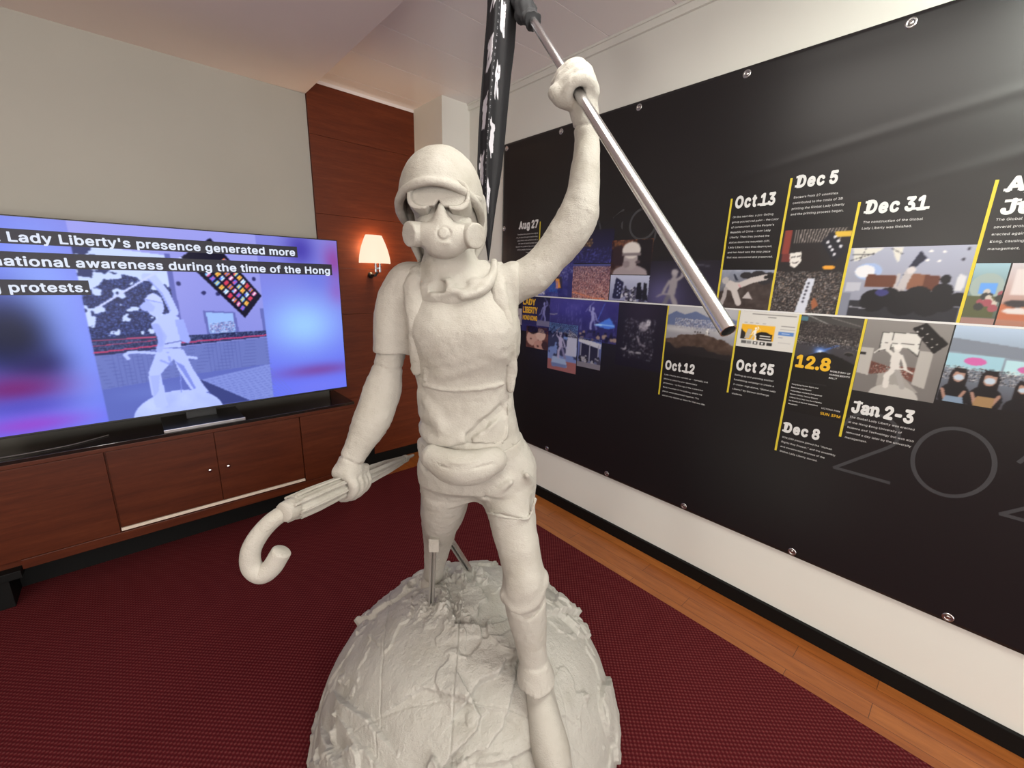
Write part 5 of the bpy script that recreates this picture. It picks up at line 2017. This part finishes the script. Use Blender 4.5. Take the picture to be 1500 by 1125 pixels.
    add(shoe([(.213, -.243, .520), (.218, -.244, .475), (.228, -.262, .440), (.242, -.300, .402), (.255, -.338, .367), (.264, -.360, .346)], [.026, .031, .037, .045, .051, .047],
             (.14, -.43, .26), (.34, -.13, .56), ([(.226, -.212, .434), (.244, -.280, .392), (.258, -.330, .350), (.267, -.362, .320)], [.041, .045, .052, .050])), 'shoe')
    add(shoe([(-.150, .130, .520), (-.152, .150, .492), (-.150, .195, .470)], [.036, .044, .040], (-.23, .04, .38), (-.06, .29, .58),
             ([(-.152, .110, .498), (-.150, .20, .450)], [.040, .040])), 'shoe')

    # ---------------- globe under the feet
    nu, nv = 900, 420
    R0 = .540
    th = np.linspace(0, 2 * PI, nu, endpoint=False)
    ph = np.linspace(PI / 2, 0.0, nv)
    TH, PH = np.meshgrid(th, ph)
    n = np.stack([np.cos(PH) * np.cos(TH), np.cos(PH) * np.sin(TH), np.sin(PH)], -1)
    x, y, z = n[..., 0], n[..., 1], n[..., 2]
    wob = fbm(x * 11, y * 11, z * 11, 4, 40) - .5
    hi_ = fbm(x * 30, y * 30, z * 30, 4, 13) - .5
    mid = fbm(x * 9, y * 9, z * 9, 4, 19) - .5
    step = lambda f, c, k: 1 / (1 + np.exp(-np.clip((f - c) * k, -60, 60)))
    c1 = fbm(x * 2.3 + 3.3, y * 2.3 + 1.2, z * 2.3 + .4, 4, 61) + .07 * wob
    c2 = fbm(x * 2.6 + 8, y * 2.6, z * 2.6 + 2, 4, 77) + .07 * wob
    c3 = fbm(x * 2.2 + 1, y * 2.2 + 6, z * 2.2 + 5, 4, 90) + .06 * wob
    land, land2, land3 = step(c1, .50, 330), step(c2, .54, 300), step(c3, .55, 300)
    coast = np.exp(-((c1 - .503) / .010) ** 2)
    r = R0 - .015 + .015 * land + .010 * land2 * (.4 + .6 * land) + .006 * land3
    r += coast * (.002 + .016 * hi_) + np.exp(-((c2 - .543) / .010) ** 2) * .010 * hi_ + .012 * mid * land + .007 * mid * land3 + .004 * mid
    r += .0016 * (fbm(x * 70, y * 70, z * 70, 2, 5) - .5)
    # rough lump of filler round the front strut, crumpled ridge beside it
    for cx, cy, rad, am in ((-.127, -.02, .075, .024), (-.06, -.02, .05, .026), (-.02, -.09, .05, .018), (-.01, .15, .06, .024), (-.15, .14, .07, .022)):
        w = np.exp(-(((R0 * x - cx) ** 2 + (R0 * y - cy) ** 2) / rad ** 2) ** 1.5) * (z > 0)
        r += w * am * np.maximum(fbm(x * 20, y * 20, z * 20, 4, 31) - .45, -.03) * 2.2
    # broken ledges: the ground steps down across each of these lines (unit-sphere points)
    for h_, path in ((.006, [(-.141, .043, .989), (-.111, -.057, .993), (-.057, -.2, .978), (.057, -.198, .978), (.15, -.2, .969), (.23, -.163, .959)]),
                     (.011, [(.306, -.348, .887), (.237, -.374, .896), (.2, -.43, .88), (.106, -.474, .874), (.074, -.515, .854), (.048, -.544, .837)]),
                     (.011, [(.078, -.546, .833), (.128, -.594, .793), (.109, -.639, .761), (.035, -.694, .719), (-.015, -.726, .689)]),
                     (.006, [(.289, -.459, .841), (.265, -.539, .8), (.244, -.622, .744), (.18, -.683, .707), (.115, -.707, .696)]),
                     (.008, [(-.709, -.376, .596), (-.6, -.467, .65), (-.5, -.537, .68), (-.431, -.6, .674)]),
                     (-.005, [(-.294, -.522, .8), (-.204, -.494, .844), (-.08, -.526, .848), (.019, -.546, .837)]),
                     (-.009, [(.507, .033, .861), (.613, .135, .78), (.709, .23, .667)]),
                     (.007, [(-.785, -.457, .419), (-.665, -.581, .469), (-.611, -.624, .487)]),
                     (.006, [(.396, -.648, .65), (.281, -.704, .652), (.217, -.722, .657)]),
                     (.006, [(-.581, -.556, .594), (-.481, -.637, .604), (-.413, -.687, .598)])):
        best, side = np.full(x.shape, 9.0), np.zeros(x.shape)
        px_, py_, pz_ = x + .030 * wob, y + .030 * mid, z + .02 * hi_
        for a_, b_ in zip(path, path[1:]):
            a_, b_ = np.array(a_), np.array(b_)
            e = b_ - a_
            t_ = np.clip(((px_ - a_[0]) * e[0] + (py_ - a_[1]) * e[1] + (pz_ - a_[2]) * e[2]) / (e @ e), 0, 1)
            dx, dy, dz_ = px_ - a_[0] - t_ * e[0], py_ - a_[1] - t_ * e[1], pz_ - a_[2] - t_ * e[2]
            dd = np.sqrt(dx * dx + dy * dy + dz_ * dz_)
            cr = np.cross(e, (a_ + b_) / 2)
            sg = np.sign(dx * cr[0] + dy * cr[1] + dz_ * cr[2])
            up_ = dd < best
            best = np.where(up_, dd, best)
            side = np.where(up_, sg, side)
        r += 1.5 * h_ * np.tanh(side * best / .005) * np.exp(-(best / .11) ** 2) + .010 * hi_ * np.exp(-(best / .02) ** 2)
    # straight joints between the printed blocks
    for (a_, b_, c_) in ((.985, .171, -.284), (1.0, .04, -.025), (.94, .34, .211)):
        d = R0 * (x * a_ + y * b_) - c_ + .004 * wob
        r -= .0045 * np.exp(-(d / .0019) ** 2)
    d = R0 * y + .30 + .006 * wob
    r -= .0025 * np.exp(-(d / .0022) ** 2)
    V = (n * r[..., None])
    V[-1, :, 2] = 0
    V = V.reshape(-1, 3)
    V = np.vstack([V])
    g = np.arange(nu * nv).reshape(nv, nu)
    gn = np.roll(g, -1, 1)
    Fq = np.stack([g[:-1], g[1:], gn[1:], gn[:-1]], -1).reshape(-1, 4)
    gl = link_mesh('globe', mesh_np('globe', V, Fq), M['plaster_globe'], root, (0, 0, dz + .0125))
    gl['label'] = 'cracked white globe with raised coastlines'

    # ---------------- two metal struts that hold the rear leg
    def bar(a, b, w, name, mat):
        a, b = Vector(a), Vector(b)
        d = (b - a).normalized()
        sd = d.cross(Vector((0, 1, 0))).normalized()
        f = d.cross(sd)
        m = MB()
        # H-shaped rail with a slot on the front and back
        sec = [(-1, -1), (1, -1), (1, 1), (.34, 1), (.34, -.5), (-.34, -.5), (-.34, 1), (-1, 1)]
        pts = [a + sd * (p * w) + f * (q * w) for p, q in sec]
        m.poly(pts, b - a)
        return m.build(name, mat, root, False, (0, 0, dz))
    strut_paint = Mat('strut_metal', (.50, .49, .47), .38, .85).m
    b1 = bar((-.104, -.066, .815), (-.127, -.020, .520), .0085, 'strut', strut_paint)
    m = MB()
    m.box(-.118, -.086, -.082, -.050, .772, .818, .003)
    bk = m.build('bracket', M['plaster'], b1)
    b2 = bar((-.068, .045, .725), (-.011, .160, .515), .0095, 'strut', strut_paint)
    return root


statue()


# ================================================================== UMBRELLA held in the right hand
def umbrella():
    mid = (UMB_A + UMB_B) / 2
    Mr = Matrix.Rotation(-YAW, 4, 'Z')
    loc = Vector((SX, SY, 0)) + Mr @ mid
    t = tag(empty('umbrella', loc, -YAW), 'white folded umbrella with hooked handle, held in the lowered hand of the statue', 'umbrella')
    A, Bt = UMB_A - mid, UMB_B - mid
    ax = (Bt - A).normalized()
    L = (Bt - A).length
    # folded canopy with pleats
    ss = np.linspace(0, 1, 60)
    rad = np.interp(ss, [0, .02, .10, .30, .42, .55, .75, .93, 1.0], [.020, .026, .0265, .0245, .0200, .0235, .0205, .0135, .009])
    pl = [A + ax * (L * .90 * s) for s in ss]
    tw = lambda i, a: 1 + .16 * math.cos(8 * a + i * .02) + .05 * math.sin(3 * a + i * .15)
    MB().tube(pl, list(rad), 64, True, tw).build('canopy', M['plaster'], t, True)
    up = ax.orthogonal().normalized()
    sd = ax.cross(up)
    for k in range(8):
        a = 2 * PI * (k + .15) / 8
        q = up * math.cos(a) + sd * math.sin(a)
        e = .012 * ((k * 37) % 5 - 2) / 2
        MB().tube([A + ax * (-.006 + e) + q * .027, A + ax * .06 + q * .0285, A + ax * (L * .30) + q * .0265], [.0034, .0034, .0028], 8).build('rib', M['plaster'], t, True)
    MB().lathe([(.0165, -.030), (.022, -.026), (.0235, -.012), (.024, .0), (.020, .006)], A, ax, 24).build('collar', M['plaster'], t, True)
    MB().lathe([(.0125, 0), (.013, L * .03), (.0095, L * .045), (.0062, L * .06), (.0048, L * .12), (.0015, L * .135)], A + ax * L * .88, ax, 20).build('ferrule', M['plaster'], t, True)
    hk = [(-0.350, -0.358, 1.0875), (-0.378, -0.397, 1.083), (-0.405, -0.417, 1.058), (-0.424, -0.432, 1.022), (-0.425, -0.437, 0.985), (-0.406, -0.437, 0.9665), (-0.386, -0.432, 0.978), (-0.371, -0.425, 1.002), (-0.363, -0.422, 1.016)]
    P = catmull([np.array(p) - np.array(mid) for p in hk], 8)
    n = len(P)
    rr = [.0168 + .0042 * math.sin(min(i / n, 1) * PI * .7) for i in range(n)]
    rr[-1] *= .80
    rr[-2] *= .93
    MB().tube([tuple(p) for p in P], rr, 24).build('handle', M['plaster'], t, True)
    return t


umbrella()


# ================================================================== FLAG on its aluminium pole
def flag():
    mid = (POLE_A + POLE_B) / 2
    Mr = Matrix.Rotation(-YAW, 4, 'Z')
    loc = Vector((SX, SY, 0)) + Mr @ mid
    t = tag(empty('flag', loc, -YAW), 'black flag with white characters hanging from an aluminium pole in the raised hand', 'flag')
    a, b = POLE_A - mid, POLE_B - mid
    L = (b - a).length
    p = MB()
    R = .0118
    p.lathe([(R - .0016, .06), (R - .0016, 0.0), (R, 0.0), (R, L), (.001, L)], a, b - a, 32)
    p.build('pole', M['alu'], t, True)
    MB().lathe([(.001, 0), (R - .0018, 0), (R - .0018, .008), (.001, .008)], a + (b - a).normalized() * .03, b - a, 24).build('end_plug', M['plastic'], t, True)
    # cloth sleeve over the far end of the pole
    ax = (b - a).normalized()
    s0 = 1.205
    ps, rs = [], []
    for i, s in enumerate(np.linspace(0, 1, 40)):
        ps.append(a + ax * (s0 + (L + .012 - s0) * s) + Vector((-.004 * s, 0, -.006 * math.sin(s * 9))))
        rs.append(.0235 + .014 * min(1, s * 4) - .006 * min(1, s * 30) + .003 * math.sin(s * 31) + .002 * math.sin(s * 70))
    MB().tube(ps, rs, 28, True, lambda i, q: 1 + .09 * math.sin(3 * q + i * .5) + .06 * math.sin(7 * q - i * .9)).build('sleeve', M['black_cloth'], t, True)
    # hanging cloth: narrow folded drape that ends in a point
    prof = [(2.56, .030, .108), (2.482, 0.016, 0.108), (2.438, 0.016, 0.110), (2.384, 0.013, 0.109), (2.329, 0.008, 0.106), (2.253, 0.003, 0.097), (2.156, -0.004, 0.089), (2.056, -0.009, 0.081), (1.973, -0.011, 0.074), (1.927, -0.009, 0.068), (1.845, -0.001, 0.056), (1.756, 0.014, 0.045), (1.699, 0.024, 0.039), (1.660, 0.0305, 0.0335)]
    T = np.array(prof[::-1])
    # printed characters painted on the cloth
    c = Canvas(190, 900, (20, 20, 25))
    col = (206, 204, 212)

    def glyph(ch, x, y, w, h, rot=0.0):
        V, Tt = text_mesh(ch, 1, .022)
        V = V - (V.min(0) + V.max(0)) / 2
        V = V / (V.max(0) - V.min(0))
        V[:, 0] += .35 * rot * V[:, 1]
        V[:, 1] += .25 * rot * V[:, 0] + .07 * np.sin(V[:, 0] * 8 + x * 20)
        V[:, 0] += .10 * np.sin(V[:, 1] * 6 + y * 30)
        c.tris(V, Tt, col, x, y, w, h)

    for k, ch in enumerate('光復香港'):
        glyph(ch, .27 - .03 * k, .885 - k * .185, .22, .105, .6)
    for k, ch in enumerate('時代革命'):
        glyph(ch, .58 - .02 * k, .805 - k * .190, .17, .115, -.6)
    for k, ch in enumerate('LIBERATEHONGKONGREVOLUTIONOFOURTIMES'):
        V, Tt = text_mesh(ch, 1, .01)
        V = V - V.mean(0)
        V = V[:, ::-1] * np.array([1, -1])
        c.tris(V, Tt, col, .45 - .002 * k, .955 - k * .0205, .055, .018)
    c.blur(1)

    def cloth(X, Y):
        z = T[0, 0] + (T[-1, 0] - T[0, 0]) * Y
        l = np.interp(z, T[:, 0], T[:, 1])
        r_ = np.interp(z, T[:, 0], T[:, 2])
        w = np.clip((r_ - l) / .09, .1, 1)
        # the lower edge of the drape sits higher at its sides
        u = l + (r_ - l) * X
        v = .335 + w * (.028 * np.sin(X * 5.2 + .8 + z * .7) + .010 * np.sin(X * 13 + z * 3)) + .06 * (z - 2.2) * .6
        return np.stack([u - mid.x, v - mid.y, z - mid.z], 1)
    cl = c.mesh('cloth', cloth, M['cloth'], t)
    so = cl.modifiers.new('th', 'SOLIDIFY')
    so.thickness = .0014
    return t


flag()
